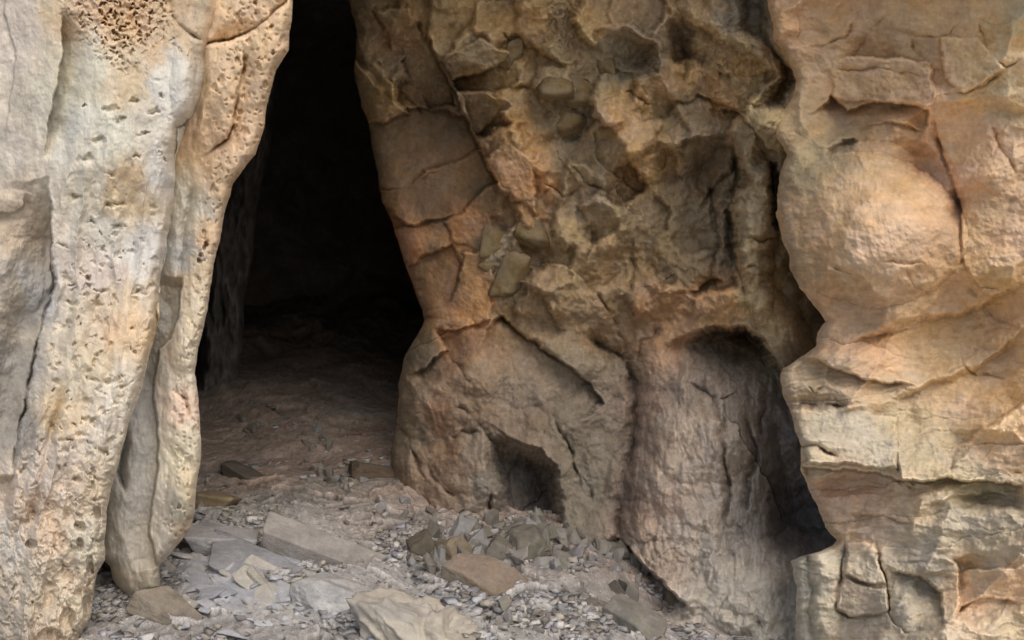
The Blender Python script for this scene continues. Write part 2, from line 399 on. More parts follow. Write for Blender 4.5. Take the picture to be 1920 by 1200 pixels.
RIB_COL = [(480,30,214,180,134),(500,150,214,178,132),(440,200,210,176,132),(400,250,206,168,122),(420,320,210,174,130),(360,400,190,190,182),(395,440,206,172,126),(340,470,170,176,182),(370,520,200,180,146),
 (315,600,166,170,172),(355,600,206,190,160),(290,680,160,164,166),(340,680,206,196,176),(275,760,178,182,190),(345,760,208,180,160),(265,850,170,174,182),(340,850,200,192,166),(355,900,196,180,150),
 (255,930,172,174,176),(330,950,176,172,160),(240,1020,172,172,168),(310,1010,188,182,170),(350,990,190,166,136),(255,1100,176,168,150)]
def rib_sculpt(X, Y):
    D = tps([(380,0,4.66),(500,0,4.60),(400,150,4.66),(450,250,4.66),(300,300,4.84),(400,400,4.72),(300,600,4.88),(350,600,4.72),(270,750,4.86),(350,800,4.7),(250,900,4.86),(340,900,4.68),(240,1050,4.88),(320,1000,4.74),(262,1130,4.92),(400,-400,4.9),(400,-1000,4.8),(400,-1800,4.6)], X, Y)
    f = Field(X, Y, D, 4, 100)
    edge = [(345,520),(335,600),(318,640),(300,655),(291,700),(290,745),(296,790),(299,830),(293,880),(285,940),(281,985),(290,1030),(298,1065)]
    f.ledge(edge, .12, 60, 3, 1, False)
    f.groove([(384,82),(430,74),(470,58),(505,34),(545,-10)], 4, .07, False); f.ledge([(384,82),(430,74),(470,58),(505,34),(545,-10)], .07, 50, 3, -1)
    f.groove([(455,78),(457,125),(442,175),(438,225),(430,262),(405,275),(375,292)], 3, .05); f.ledge([(455,78),(457,125),(442,175),(438,225),(430,262),(405,275),(375,292)], .07, 40, 3, -1)
    f.bump(420,180,34,100,.04,3); f.bump(500,60,60,120,.04,20); f.ledge([(384,40),(392,160),(372,230),(356,300)], -.04, 30, 6, -1)
    f.groove([(356,340),(345,430),(340,520)], 10, .06)
    f.groove([(228,790),(236,830),(224,880),(232,920)], 6, .1)
    f.hollow([(345,860),(365,855),(372,880),(366,905),(345,905),(335,880)], .05, 14, (-.5,-.5), .6)
    f.hollow([(345,1010),(362,1000),(368,960),(350,970),(335,1000)], .05, 8, (-.4,-.5), .6)
    f.groove([(342,740),(352,750),(356,790)], 5, .03); f.groove([(330,738),(345,744),(360,752)], 3, .03)
    f.bump(345,650,30,60,.04); f.bump(330,800,26,60,.04); f.bump(340,920,30,60,.04)
    f.hollow([(305,560),(330,552),(345,590),(335,640),(300,650),(300,600)], .05, 26, (-.3,-.9), 1)
    w1, w2 = f.X + 4 * fbm(X / 14, Y / 14, 3, 103), f.Y + 4 * fbm(X / 14, Y / 14, 3, 104)
    f1, f2, ox, oy, r1, r2, r3 = voro(w1 / 11, w2 / 12, 109)
    pm = sst(330, 370, f.X - (f.Y - 600) * -.12)
    f.D += pm * .012 * (1 - sst(.1, .4, f1)) * (r1 > .5)
    f1, f2, ox, oy, r1, r2, r3 = voro(w1 / 24, w2 / 34, 110)
    f.D += pm * .02 * (1 - sst(.1, .2 + .25 * r2, f1)) * (r1 > .5)
    f.D += .025 * fbm(X / 50, Y / 120, 4, 111) + .008 * fbm(X / 14, Y / 22, 4, 112)
    for x_, y_ in [(380,465),(376,480),(374,492),(384,458)]: f.bump(x_, y_, 5, 7, -.05)
    return f.D
def rib_paint(X, Y):
    x = X + 18 * fbm(X / 40, Y / 70, 5, 120, .6); y = Y + 36 * fbm(X / 40, Y / 70, 5, 121, .6)
    C = shepard(RIB_COL, x, y, 4) * (1 + .14 * fbm(X / 18, Y / 26, 4, 122)[..., None])
    return desat(C, .58) * np.array([1.16, 1.12, 1.04])
t_r = np.concatenate([np.arange(-1800, -420, 60), np.arange(-420, -60, 5), np.arange(-60, 1132, 1.6)])
LR = [(-1800,560),(-200,370),(0,340),(85,325),(200,300),(300,285),(560,262),(740,225),(900,185),(1040,186),(1062,206),(1085,212),(1100,220),(1118,244),(1132,260)]
RR = [(-1800,690),(-200,575),(0,549),(50,547),(95,541),(130,517),(170,508),(230,494),(290,479),(320,455),(345,436),(400,422),(450,412),(500,400),(550,392),(600,382),(650,372),(700,366),(750,372),(800,376),(850,378),(900,374),(950,368),(990,358),(1015,338),(1035,322),(1060,302),(1100,296),(1118,280),(1132,264)]
sheet('side_rib', t_r, LR, RR, 170, rib_sculpt, rib_paint, M_pillar, None,
      curlL=(26, .5, 10, 10, .1), curlR=(34, 1.0, 30, 24, .16), edge_noise=(4, 5), seed=130)

# ================================================================== CAVE WALL (middle)
t_w = rows(-1600, FR[0], 1240, 1500, 1.6, 60)
LW = [(-1600,480),(-200,640),(0,655),(60,666),(150,667),(200,676),(235,692),(280,700),(330,708),(380,713),(420,735),(460,748),(500,760),(550,780),(580,794),(600,796),(640,778),(680,758),(720,744),(780,742),(850,738),(950,735),(1500,700)]
WALL_COL = [ # x y  albedo, with some shade put in at the niche, arch and recess
 (700,30,120,104,78),(760,60,146,118,76),(690,170,130,116,84),(760,130,120,112,94),(720,180,150,122,74),(830,60,140,124,84),(890,90,128,124,108),(900,60,150,130,84),(880,150,112,90,58),(900,210,116,104,88),
 (960,100,140,120,78),(950,180,142,120,74),(1000,40,152,130,86),(1060,50,120,108,88),(1100,40,150,130,84),(1160,90,110,114,108),(1215,100,92,90,84),(1140,30,140,124,90),(1250,60,110,104,94),(1280,150,140,112,72),
 (1040,160,126,114,92),(1060,230,100,98,92),(960,250,152,122,72),(1000,330,164,122,74),(960,320,158,116,70),(1080,330,112,102,84),(1130,300,116,106,88),(1180,220,148,124,76),(1240,280,130,112,78),(1200,300,150,122,72),(1300,240,104,98,86),(1280,200,110,102,88),
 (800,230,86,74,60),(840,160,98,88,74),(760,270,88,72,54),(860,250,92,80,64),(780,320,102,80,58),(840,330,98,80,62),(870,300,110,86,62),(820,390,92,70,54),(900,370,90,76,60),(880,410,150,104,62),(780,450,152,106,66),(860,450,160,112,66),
 (810,500,104,80,60),(840,540,112,84,62),(890,540,158,110,66),(880,590,162,112,68),(925,455,108,104,98),(990,440,112,100,82),(950,540,96,90,82),(1000,410,140,110,72),(1060,420,132,118,92),(1100,400,112,106,94),(1040,500,122,106,80),(1120,480,126,108,80),
 (1170,420,112,100,80),(1060,560,110,98,78),(1010,560,120,104,76),(1160,540,112,96,72),(1240,430,98,90,74),(1300,400,92,86,74),(1340,450,96,90,78),(1290,500,96,86,70),(1220,580,124,94,66),(1300,570,134,100,66),(1360,580,150,112,66),(1340,300,96,88,76),(1310,340,98,88,72),
 (1400,300,112,104,84),(1400,400,110,106,88),(1420,480,118,110,86),(1420,560,134,122,90),(1460,620,132,122,92),(1490,660,120,112,90),(1390,140,150,128,82),(1350,170,140,108,66),(1420,180,130,120,92),(1390,80,120,112,92),(1330,60,140,124,92),(1290,30,136,122,96),(1380,30,90,92,92),
 (840,650,138,98,64),(880,640,122,88,60),(920,680,124,100,74),(800,660,84,76,64),(780,730,118,98,70),(760,800,116,100,76),(820,760,138,100,66),(880,760,124,98,72),(960,700,120,104,88),(1000,740,116,100,84),(1060,700,104,92,76),(1100,690,116,104,86),(1150,700,116,102,86),
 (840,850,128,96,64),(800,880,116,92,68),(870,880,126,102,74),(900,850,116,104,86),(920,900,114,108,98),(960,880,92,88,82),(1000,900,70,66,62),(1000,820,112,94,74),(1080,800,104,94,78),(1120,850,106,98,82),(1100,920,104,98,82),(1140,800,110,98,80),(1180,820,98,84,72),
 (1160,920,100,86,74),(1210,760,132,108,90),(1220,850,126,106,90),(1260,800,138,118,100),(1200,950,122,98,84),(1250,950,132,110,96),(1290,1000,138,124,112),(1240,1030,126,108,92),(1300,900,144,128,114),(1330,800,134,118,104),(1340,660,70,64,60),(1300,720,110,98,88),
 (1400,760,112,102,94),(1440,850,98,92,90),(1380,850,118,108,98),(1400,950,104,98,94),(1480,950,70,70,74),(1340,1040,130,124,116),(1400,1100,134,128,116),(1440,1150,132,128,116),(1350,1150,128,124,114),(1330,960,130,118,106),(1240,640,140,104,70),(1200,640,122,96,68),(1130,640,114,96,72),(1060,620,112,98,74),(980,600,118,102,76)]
WALL_BLOCKS = [(700,30,0,.1,-.1),(762,50,-.06,.12,-.12),(735,95,-.02,.1,-.2),(690,160,-.08,-.2,0),(770,115,-.06,.2,-.15),(800,160,.05,-.1,.2),(830,60,-.08,.2,-.2),(882,92,-.12,.2,-.12),(912,137,.06,0,.4),(890,190,-.03,.2,-.2),(915,222,.07,-.2,.3),
 (925,40,-.05,.15,-.2),(960,120,-.05,.2,-.2),(962,200,-.1,.2,-.2),(940,272,-.15,-.1,.2),(975,335,-.1,.2,.1),(1022,290,-.08,.2,-.15),(1004,235,-.08,.1,-.1),(1012,40,-.02,.1,.1),(1062,92,-.06,.1,-.2),(1112,38,-.1,.2,-.2),(1042,140,-.1,0,-.4),(1092,130,-.03,.2,.1),(1152,182,-.12,.2,-.3),(1205,245,-.16,.1,-.1),
 (1232,305,0,.3,.1),(1130,292,-.07,-.2,.1),(1098,345,-.02,.1,.2),(1160,345,.05,.3,.1),(1070,420,-.05,.2,-.2),(1122,400,-.05,-.1,.2),(1162,470,0,.2,.2),(1040,505,-.1,.1,-.2),(1100,505,-.08,.24,.1),(1062,562,-.1,.1,.1),(1010,410,-.03,.2,.0),(1000,465,.03,-.1,.1),(1210,400,.05,.2,0),(1262,250,-.07,0,-.2),(1302,220,-.06,.2,-.1),
 (1300,300,.05,.2,.2),(1262,360,.08,.1,-.1),(1290,430,.1,.2,0),(1242,480,.05,-.1,.1),(1200,530,-.03,0,-.2),(1320,500,.08,.1,.1),(1350,330,.12,-.2,0),(1340,420,.12,-.1,.1),(1180,30,-.05,.1,-.2),(1215,190,-.04,.1,.2),(1280,150,-.05,.2,.1),(1290,80,0,.1,.2),(1330,20,-.08,.1,-.1),(1420,300,-.05,.2,0),(1410,400,-.08,.1,0),(1430,500,-.05,.1,0),
 (1130,580,-.03,.1,.1),(1250,580,-.02,.1,.2),(930,400,.02,.1,.1),(880,420,0,.1,.1),(960,470,-.02,.1,.1),(930,570,-.02,.1,.1),(1000,590,0,.1,.2),(1340,590,-.02,0,.2),(860,20,-.02,.1,0),(1050,10,0,.1,.1),(700,-60,0,0,0),(900,-60,0,0,0),(1100,-60,0,0,0),(1300,-60,0,0,0),(1040,350,-.05,-.1,.1),(1060,210,-.02,.1,.1)]
def wall_sculpt(X, Y):
    D = tps([(600,0,7.3),(700,0,7.1),(700,300,7.35),(760,500,7.3),(850,600,7.05),(1000,0,6.5),(1000,300,6.62),(1000,500,6.72),(1200,0,6.35),(1200,300,6.4),(1200,500,6.45),(1350,0,6.2),(1350,300,6.35),(1420,300,6.1),(1420,500,6.1),(1440,-40,5.75),(1520,0,5.6),(1440,160,5.85),(1430,235,5.75),(1520,200,5.5),(1520,270,5.6),(1500,380,6.1),(1480,650,6.2),
             (760,760,7.15),(850,800,6.85),(850,920,6.8),(950,750,6.72),(1100,760,6.6),(1120,950,6.5),(1000,960,6.55),(1180,800,6.6),(1230,900,6.15),(1260,1050,5.95),(1300,750,6.2),(1350,950,6.05),(1320,1180,5.6),(1420,1150,5.55),(1480,1180,5.6),(1450,900,6.25),(1550,900,6.6),(1600,330,6.3),(1600,600,6.7),(1600,0,5.9),(1700,1100,6.2),
             (740,1000,7.0),(900,1200,6.3),(1200,1300,5.6),(1600,1500,5.6),(700,1400,6.8),(900,-150,6.2),(1300,-150,6.1),(900,-500,5.0),(1300,-500,4.9),(900,-1000,3.9),(1300,-1000,3.9),(900,-1600,3.2),(1500,-1600,3.2),(2200,0,6.6),(2200,1000,6.4)], X, Y)
    f = Field(X, Y, D, 7, 200)
    smooth_left = f.mask([(650,190),(860,190),(930,340),(900,420),(920,610),(760,620),(640,420)], 22)
    rough = 1 - .8 * smooth_left
    up = 1 - sst(560, 680, f.Y)
    f.D += .08 * fbm(X / 170, Y / 170, 4, 201) * rough
    cells(f, WALL_BLOCKS, rough * (1 - sst(580, 640, f.Y)), 1.75)
    f.D += .05 * fbm(X / 46, Y / 46, 3, 245) * rough * up
    f.facets(64, .035, 203, rough * (.5 + .5 * up), 1.5, 0, 1, 1.2, -30)
    f.facets(120, .10, 206, rough * (1.2 - up), 1.5, .0, 1, 1.1, 60)
    f.facets(25, .014, 204, rough * (.3 + .7 * up), 1.2, -1, 1, 1.2, 20)
    f.facets(150, .10, 205, (1 - up) * .7, 1.0, 0, .7, 1.4, 10)
    # --- left stack of planes
    f.ledge([(780,40),(830,130),(862,200),(900,280),(938,348)], .24, 120, 3, 1, False)
    f.ledge([(655,235),(690,236),(730,212),(780,205),(850,215)], .10, 60, 3, 1)
    f.facet([(690,235),(760,205),(870,215),(905,285),(860,300),(795,325),(765,350),(700,345)], .03, .03, -.06, 5, .9)
    f.facet([(765,352),(800,326),(868,298),(905,290),(935,345),(880,385),(820,412),(765,425),(715,380),(712,350)], -.03, .02, -.05, 4, .9)
    f.facet([(660,110),(700,150),(760,215),(690,236),(668,200)], -.07, -.05, .05, 5, .8)
    f.facet([(735,440),(765,428),(830,418),(850,460),(790,485),(760,505)], -.03, .06, .02, 4, .9)
    f.facet([(830,418),(930,350),(925,440),(890,470),(850,455)], -.05, .02, .04, 4, .9)
    f.facet([(760,505),(850,460),(868,520),(850,560),(795,580)], .05, .02, -.07, 4, .9)
    f.facet([(868,480),(920,470),(925,600),(860,612),(800,590),(850,560)], -.05, .0, .05, 4, .9)
    f.ledge([(815,610),(850,618),(900,606),(930,600)], .10, 60, 3, 1)
    f.facet([(830,110),(900,70),(975,105),(950,118),(850,150)], -.05, -.02, .05, 4, .9)
    f.facet([(850,152),(960,112),(985,120),(960,165),(915,172),(855,168)], .06, -.02, -.1, 4, .9)
    f.facet([(868,175),(915,175),(955,200),(900,252),(880,225)], -.03, -.05, .03, 4, .9)
    f.hollow([(890,250),(955,235),(940,260),(925,300),(912,285)], .10, 12, (-.5, -.6), .7)
    f.facet([(915,305),(950,265),(1000,300),(1010,400),(940,350)], -.04, -.05, .02, 4, .8)
    f.facet([(700,20),(760,10),(800,80),(790,110),(740,100)], -.04, .04, .02, 4, .8)
    f.facet([(750,115),(800,60),(830,130),(850,200),(800,205)], .03, -.04, -.04, 4, .9)
    # --- rounded pockets, deepest on their right
    def pocket(cx, cy, rx, ry, h, rot=0, sd=(1, -.3), w=.55, g=1.1):
        a = math.radians(rot); pts = []
        for i in range(16):
            q = i / 16 * 2 * math.pi; x = rx * math.cos(q); y = ry * math.sin(q)
            pts.append((cx + x * math.cos(a) - y * math.sin(a), cy + x * math.sin(a) + y * math.cos(a)))
        f.facet(pts, 0, 0, 0, 5, .9); f.hollow(pts, h * .95, min(rx, ry) * w * 1.4, sd, g)
    f.facet([(1118,60),(1140,48),(1180,42),(1235,78),(1240,110),(1232,135),(1190,145),(1128,120)], 0, 0, 0, 6, .95)
    f.hollow([(1118,60),(1140,48),(1180,42),(1200,62),(1235,78),(1240,110),(1232,135),(1190,145),(1150,145),(1128,120)], .42, 34, (.95, .1), 1.1)
    f.ledge([(1165,50),(1200,62),(1235,78),(1240,110)], -.06, 30, 3, -1)
    f.ledge([(1010,150),(1060,148),(1105,155),(1116,185)], .05, 26, 3, 1)
    pocket(1062,262,22,10,.08); pocket(972,545,18,22,.22); pocket(950,600,22,16,.08)
    # dark flute at the top
    f.hollow([(1242,-60),(1290,-60),(1298,20),(1305,70),(1305,130),(1285,160),(1262,120),(1245,60)], .42, 34, (.9, .1), .8)
    f.groove([(1255,0),(1262,60),(1275,140)], 16, .06)
    # arch around the knob
    f.hollow([(1330,75),(1345,60),(1380,40),(1378,-60),(1445,-60),(1450,30),(1448,75),(1480,110),(1500,150),(1480,200),(1445,215),(1410,200),(1455,140),(1440,90),(1400,70),(1360,72)], .42, 26, (.8, .1), .6)
    f.bump(1380,130,66,84,.20,0,.8)
    f.facets(24, .07, 221, f.mask([(1320,70),(1430,66),(1440,200),(1400,215),(1330,205)], 14), 1.2, .02)
    f.bump(1455,245,60,50,.12,20,1.2)
    f.bump(1290,20,26,40,.08); f.bump(1340,20,30,40,.1)
    f.ledge([(1330,205),(1380,212),(1415,235),(1440,270),(1470,290)], .12, 80, 3, 1)
    # wrinkled patch top
    wm = f.mask([(1010,-20),(1090,-20),(1100,60),(1060,110),(1020,90)], 16)
    f.D += wm * .05 * (ridged(f.X / 16, f.Y / 14, 3, 222) - .5)
    # big ridges on the upper right of the wall
    f.ledge([(1105,230),(1120,300),(1160,330),(1200,360),(1210,420)], .07, 70, 3, -1)
    f.ledge([(1230,180),(1290,190),(1310,180),(1360,200),(1400,215)], .10, 80, 4, 1)
    f.groove([(1372,250),(1378,320),(1370,400),(1374,470),(1392,540)], 10, .24); f.groove([(1325,330),(1345,400),(1350,470),(1330,540)], 6, .10)
    f.groove([(1310,400),(1340,360),(1380,300)], 6, .08)
    f.bump(1415,420,40,190,.22,-4,.8); f.bump(1470,620,46,90,.2,-25,.8)
    f.hollow([(1438,290),(1460,300),(1470,400),(1462,440),(1440,430),(1430,380)], .5, 16, (.8, 0), .6)
    f.groove([(1395,445),(1430,452),(1460,446)], 3, .04); f.groove([(1395,510),(1420,500),(1450,520)], 3, .04)
    f.ledge([(1200,545),(1260,548),(1310,545),(1340,520),(1370,530)], .09, 60, 4, 1)
    f.ledge([(980,500),(1020,486),(1060,495),(1100,530),(1110,560)], .07, 50, 3, -1)
    f.groove([(1100,540),(1130,560),(1150,600),(1170,650)], 5, .06); f.groove([(1180,440),(1190,500),(1180,560)], 6, .06)
    for g in ([(1000,480),(1040,500),(1080,490)],[(1080,380),(1110,430),(1100,500)],[(1060,300),(1100,340),(1150,360),(1180,330)],[(1240,270),(1250,300),(1235,320),(1200,300)],[(1120,190),(1180,170),(1230,200)],[(1020,340),(1060,370),(1090,360)],[(950,380),(1000,380),(1040,350)],[(700,100),(740,160),(790,220)],[(940,60),(980,100),(970,110)],[(780,40),(830,120)]):
        f.groove(g, 3.5, .05)
    # --- lower lobes
    f.bump(850,780,130,190,.16,0,.7); f.bump(1080,820,120,200,.10,-10,.8)
    f.ledge([(940,590),(975,620),(1015,650),(1055,678),(1095,712),(1132,758)], .16, 90, 3, 1, False)
    f.groove([(930,585),(965,615),(1010,648),(1055,680)], 7, .07)
    f.bump(1080,670,110,44,.08,28); f.bump(900,700,50,60,.05)
    f.groove([(830,640),(850,680),(880,722)], 3.5, .05); f.ledge([(815,612),(838,650),(800,690),(765,705)], .16, 50, 4, -1)
    # small arched hollow at the foot
    f.hollow([(900,782),(912,800),(942,808),(970,826),(1010,846),(1040,878),(1056,915),(1068,960),(1066,1060),(912,1060),(900,960),(908,900),(900,830)], 1.0, 50, (.8, -.4), 1.0)
    f.ledge([(896,772),(910,795),(942,806),(970,824),(1010,845),(1040,878),(1058,915),(1066,960)], -.05, 30, 4, -1)
    f.groove([(918,925),(912,945),(922,968)], 5, .10); f.bump(935,930,26,50,.10)
    f.groove([(840,822),(870,814),(900,806)], 5, .05); f.groove([(850,770),(880,780),(905,772)], 5, .05)
    f.groove([(1030,782),(1055,820),(1068,850),(1080,895),(1100,930)], 4, .07); f.ledge([(1030,782),(1055,820),(1068,850),(1080,895),(1100,930)], .04, 40, 3, -1)
    f.groove([(1092,900),(1105,915),(1112,940)], 4, .06)
    f.groove([(770,845),(785,880),(800,905)], 5, .07); f.groove([(800,880),(830,910),(850,925)], 4, .06)
    # vertical flute between lobes and buttress
    f.groove([(1120,640),(1160,660),(1185,680),(1192,740),(1186,820),(1172,900),(1160,980),(1158,1020)], 16, .20, False)
    f.groove([(1150,655),(1180,670),(1192,720)], 5, .06); f.groove([(1240,610),(1205,640),(1192,680)], 6, .06)
    # --- big niche over the buttress
    f.hollow([(1208,712),(1222,668),(1240,644),(1295,622),(1336,612),(1400,606),(1436,626),(1452,664),(1476,694),(1510,760),(1500,830),(1380,820),(1300,770),(1230,742)], 1.25, 26, (.6, -1), 2.8)
    f.bump(1320,800,110,110,.16,0,.8)
    # buttress body with flutes
    f.bump(1270,900,90,260,.10,0,.8); f.bump(1380,820,60,90,.05)
    for g in ([(1360,740),(1352,830),(1362,900),(1360,960),(1350,1000)],[(1400,780),(1420,840),(1405,900)],[(1290,720),(1340,740),(1352,800)],[(1440,760),(1430,820)],[(1405,880),(1400,960)]):
        f.groove(g, 6, .08)
    f.hollow([(1420,740),(1475,720),(1520,860),(1580,1000),(1540,1040),(1440,1050),(1400,980),(1420,880)], .45, 70, (.8, .1), 1.2)
    lowb = f.mask([(1170,690),(1480,690),(1480,1090),(1170,1090)], 30)
    f.D += lowb * .05 * (ridged(f.X / 38, f.Y / 150, 3, 230) - .5)
    vm = sst(700, 800, f.Y) * (1 - lowb)
    f.D += vm * .02 * (ridged(f.X / 40, f.Y / 120, 3, 231) - .5)
    rm = f.mask([(1180,1000),(1300,980),(1420,960),(1400,1060),(1330,1070),(1300,1180),(1230,1110)], 24) + f.mask([(1340,1120),(1430,1110),(1440,1180),(1350,1180)], 12)
    f.facets(34, .09, 232, rm, 1.2, .02)
    f.ledge([(1150,1000),(1200,1060),(1250,1100),(1300,1140)], .3, 90, 5, 1)
    f.D += .024 * fbm(X / 34, Y / 40, 5, 240, .5) * rough + .006 * fbm(X / 9, Y / 9, 3, 241)
    f.D += .02 * rough * (ridged(X / 60, Y / 60, 4, 242, .6) - .5)
    return f.D
def wall_paint(X, Y):
    x = X + 20 * fbm(X / 36, Y / 40, 5, 250, .6); y = Y + 20 * fbm(X / 36, Y / 40, 5, 251, .6)
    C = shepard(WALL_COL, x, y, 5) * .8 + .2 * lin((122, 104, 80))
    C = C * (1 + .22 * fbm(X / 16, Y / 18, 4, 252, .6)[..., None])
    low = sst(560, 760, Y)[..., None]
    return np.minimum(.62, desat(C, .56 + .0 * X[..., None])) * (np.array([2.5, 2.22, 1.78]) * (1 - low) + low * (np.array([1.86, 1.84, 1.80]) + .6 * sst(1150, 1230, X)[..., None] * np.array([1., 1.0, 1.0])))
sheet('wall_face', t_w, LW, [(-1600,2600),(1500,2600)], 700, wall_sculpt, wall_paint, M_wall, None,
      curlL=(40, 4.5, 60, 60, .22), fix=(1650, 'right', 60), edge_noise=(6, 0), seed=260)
wall_face = bpy.data.objects['wall_face']; cave_wall = bpy.data.objects.new('cave_wall', None); col.objects.link(cave_wall); wall_face.parent = cave_wall
pc = np.empty(len(wall_face.data.vertices) * 3, np.float32); wall_face.data.vertices.foreach_get('co', pc); pc = pc.reshape(-1, 3)
PX = 960 + F * pc[:, 0] / pc[:, 1]; PY = 600 - F * (pc[:, 2] - CZ) / pc[:, 1]
COBBLES = [(926,455,23,27),(993,436,30,24),(1062,224,33,26),(1086,176,30,24),(1042,168,34,20),(962,100,17,18),(950,532,24,24),(915,498,14,12),(1135,120,16,14)]
tag(cave_wall, 'broken ochre and grey rock wall with round pockets behind the rubble', 'cave wall')

# ================================================================== RIGHT OUTCROP
t_o = rows(-1600, FR[0], 1240, 1500, 1.6, 60)
LO = [(-1600,1420),(-60,1432),(0,1440),(40,1452),(75,1450),(110,1478),(150,1494),(190,1484),(235,1440),(262,1452),(290,1474),(350,1466),(400,1458),(460,1466),(500,1478),(540,1500),(570,1522),(604,1546),(625,1530),(650,1522),(664,1505),(684,1476),(692,1462),(740,1466),(780,1484),(812,1490),(850,1500),(885,1508),(920,1520),(960,1536),(990,1552),(1012,1572),(1022,1562),(1034,1540),(1044,1500),(1052,1482),(1075,1486),(1100,1496),(1140,1490),(1200,1500),(1500,1490)]
OUT_COL = [(1470,30,168,130,88),(1540,40,164,128,92),(1600,30,178,140,104),(1640,60,168,132,96),(1500,110,170,128,88),(1580,150,184,144,108),(1680,140,186,144,106),(1720,100,170,134,100),(1760,60,200,164,112),(1780,20,204,168,116),(1840,100,204,168,120),(1850,30,208,176,122),(1905,30,184,178,148),
 (1900,90,206,172,126),(1700,200,184,140,98),(1720,20,190,152,104),(1880,180,176,156,132),(1800,180,200,158,112),(1470,240,170,134,84),(1510,240,150,128,90),(1530,280,128,124,102),(1500,320,130,122,98),(1580,270,104,100,90),(1620,220,160,124,84),(1700,250,164,126,84),(1650,290,146,112,74),(1740,270,190,146,110),
 (1780,340,182,138,108),(1520,400,168,128,92),(1600,380,166,124,88),(1700,340,160,120,82),(1560,460,178,134,98),(1640,440,186,140,108),(1720,400,172,132,106),(1740,460,160,124,92),(1640,520,174,136,108),(1560,540,160,126,98),(1500,480,150,118,84),(1700,520,172,138,112),(1860,280,190,146,112),(1900,320,168,140,122),
 (1840,400,160,130,92),(1900,460,178,140,112),(1820,500,160,128,92),(1880,560,168,138,96),(1760,560,172,140,112),(1600,560,160,136,112),(1620,610,150,126,104),(1700,620,170,138,110),(1580,640,190,148,108),(1660,660,200,156,112),(1760,650,172,142,108),(1840,600,160,138,106),(1900,640,160,134,104),(1860,680,156,136,116),
 (1530,700,150,124,96),(1600,730,166,132,104),(1500,740,160,128,94),(1700,740,158,136,114),(1780,720,164,138,108),(1850,760,190,154,110),(1900,720,196,152,100),(1560,800,156,150,138),(1620,810,154,150,140),(1660,840,152,146,132),(1520,860,156,140,112),(1730,860,156,148,108),(1780,850,160,148,116),(1850,840,198,156,104),(1900,860,180,146,116),
 (1700,800,160,146,118),(1560,930,186,142,108),(1620,930,184,142,110),(1660,960,188,148,106),(1720,930,184,154,114),(1800,900,176,156,108),(1860,910,160,150,118),(1880,960,156,146,128),(1700,1010,160,146,126),(1800,980,154,144,130),(1600,1000,176,142,108),(1750,1040,156,146,138),(1860,1030,172,154,124),(1620,1060,158,146,128),(1600,1110,160,138,118),
 (1680,1080,150,140,124),(1540,1060,164,160,142),(1500,1080,140,142,138),(1540,1150,164,156,130),(1600,1180,164,152,136),(1700,1120,140,136,128),(1740,1090,124,120,114),(1740,1170,150,140,118),(1820,1090,206,158,102),(1890,1090,204,154,100),(1820,1130,198,154,104),(1880,1160,166,148,112),(1780,1190,170,146,110),(1500,1180,140,140,134)]
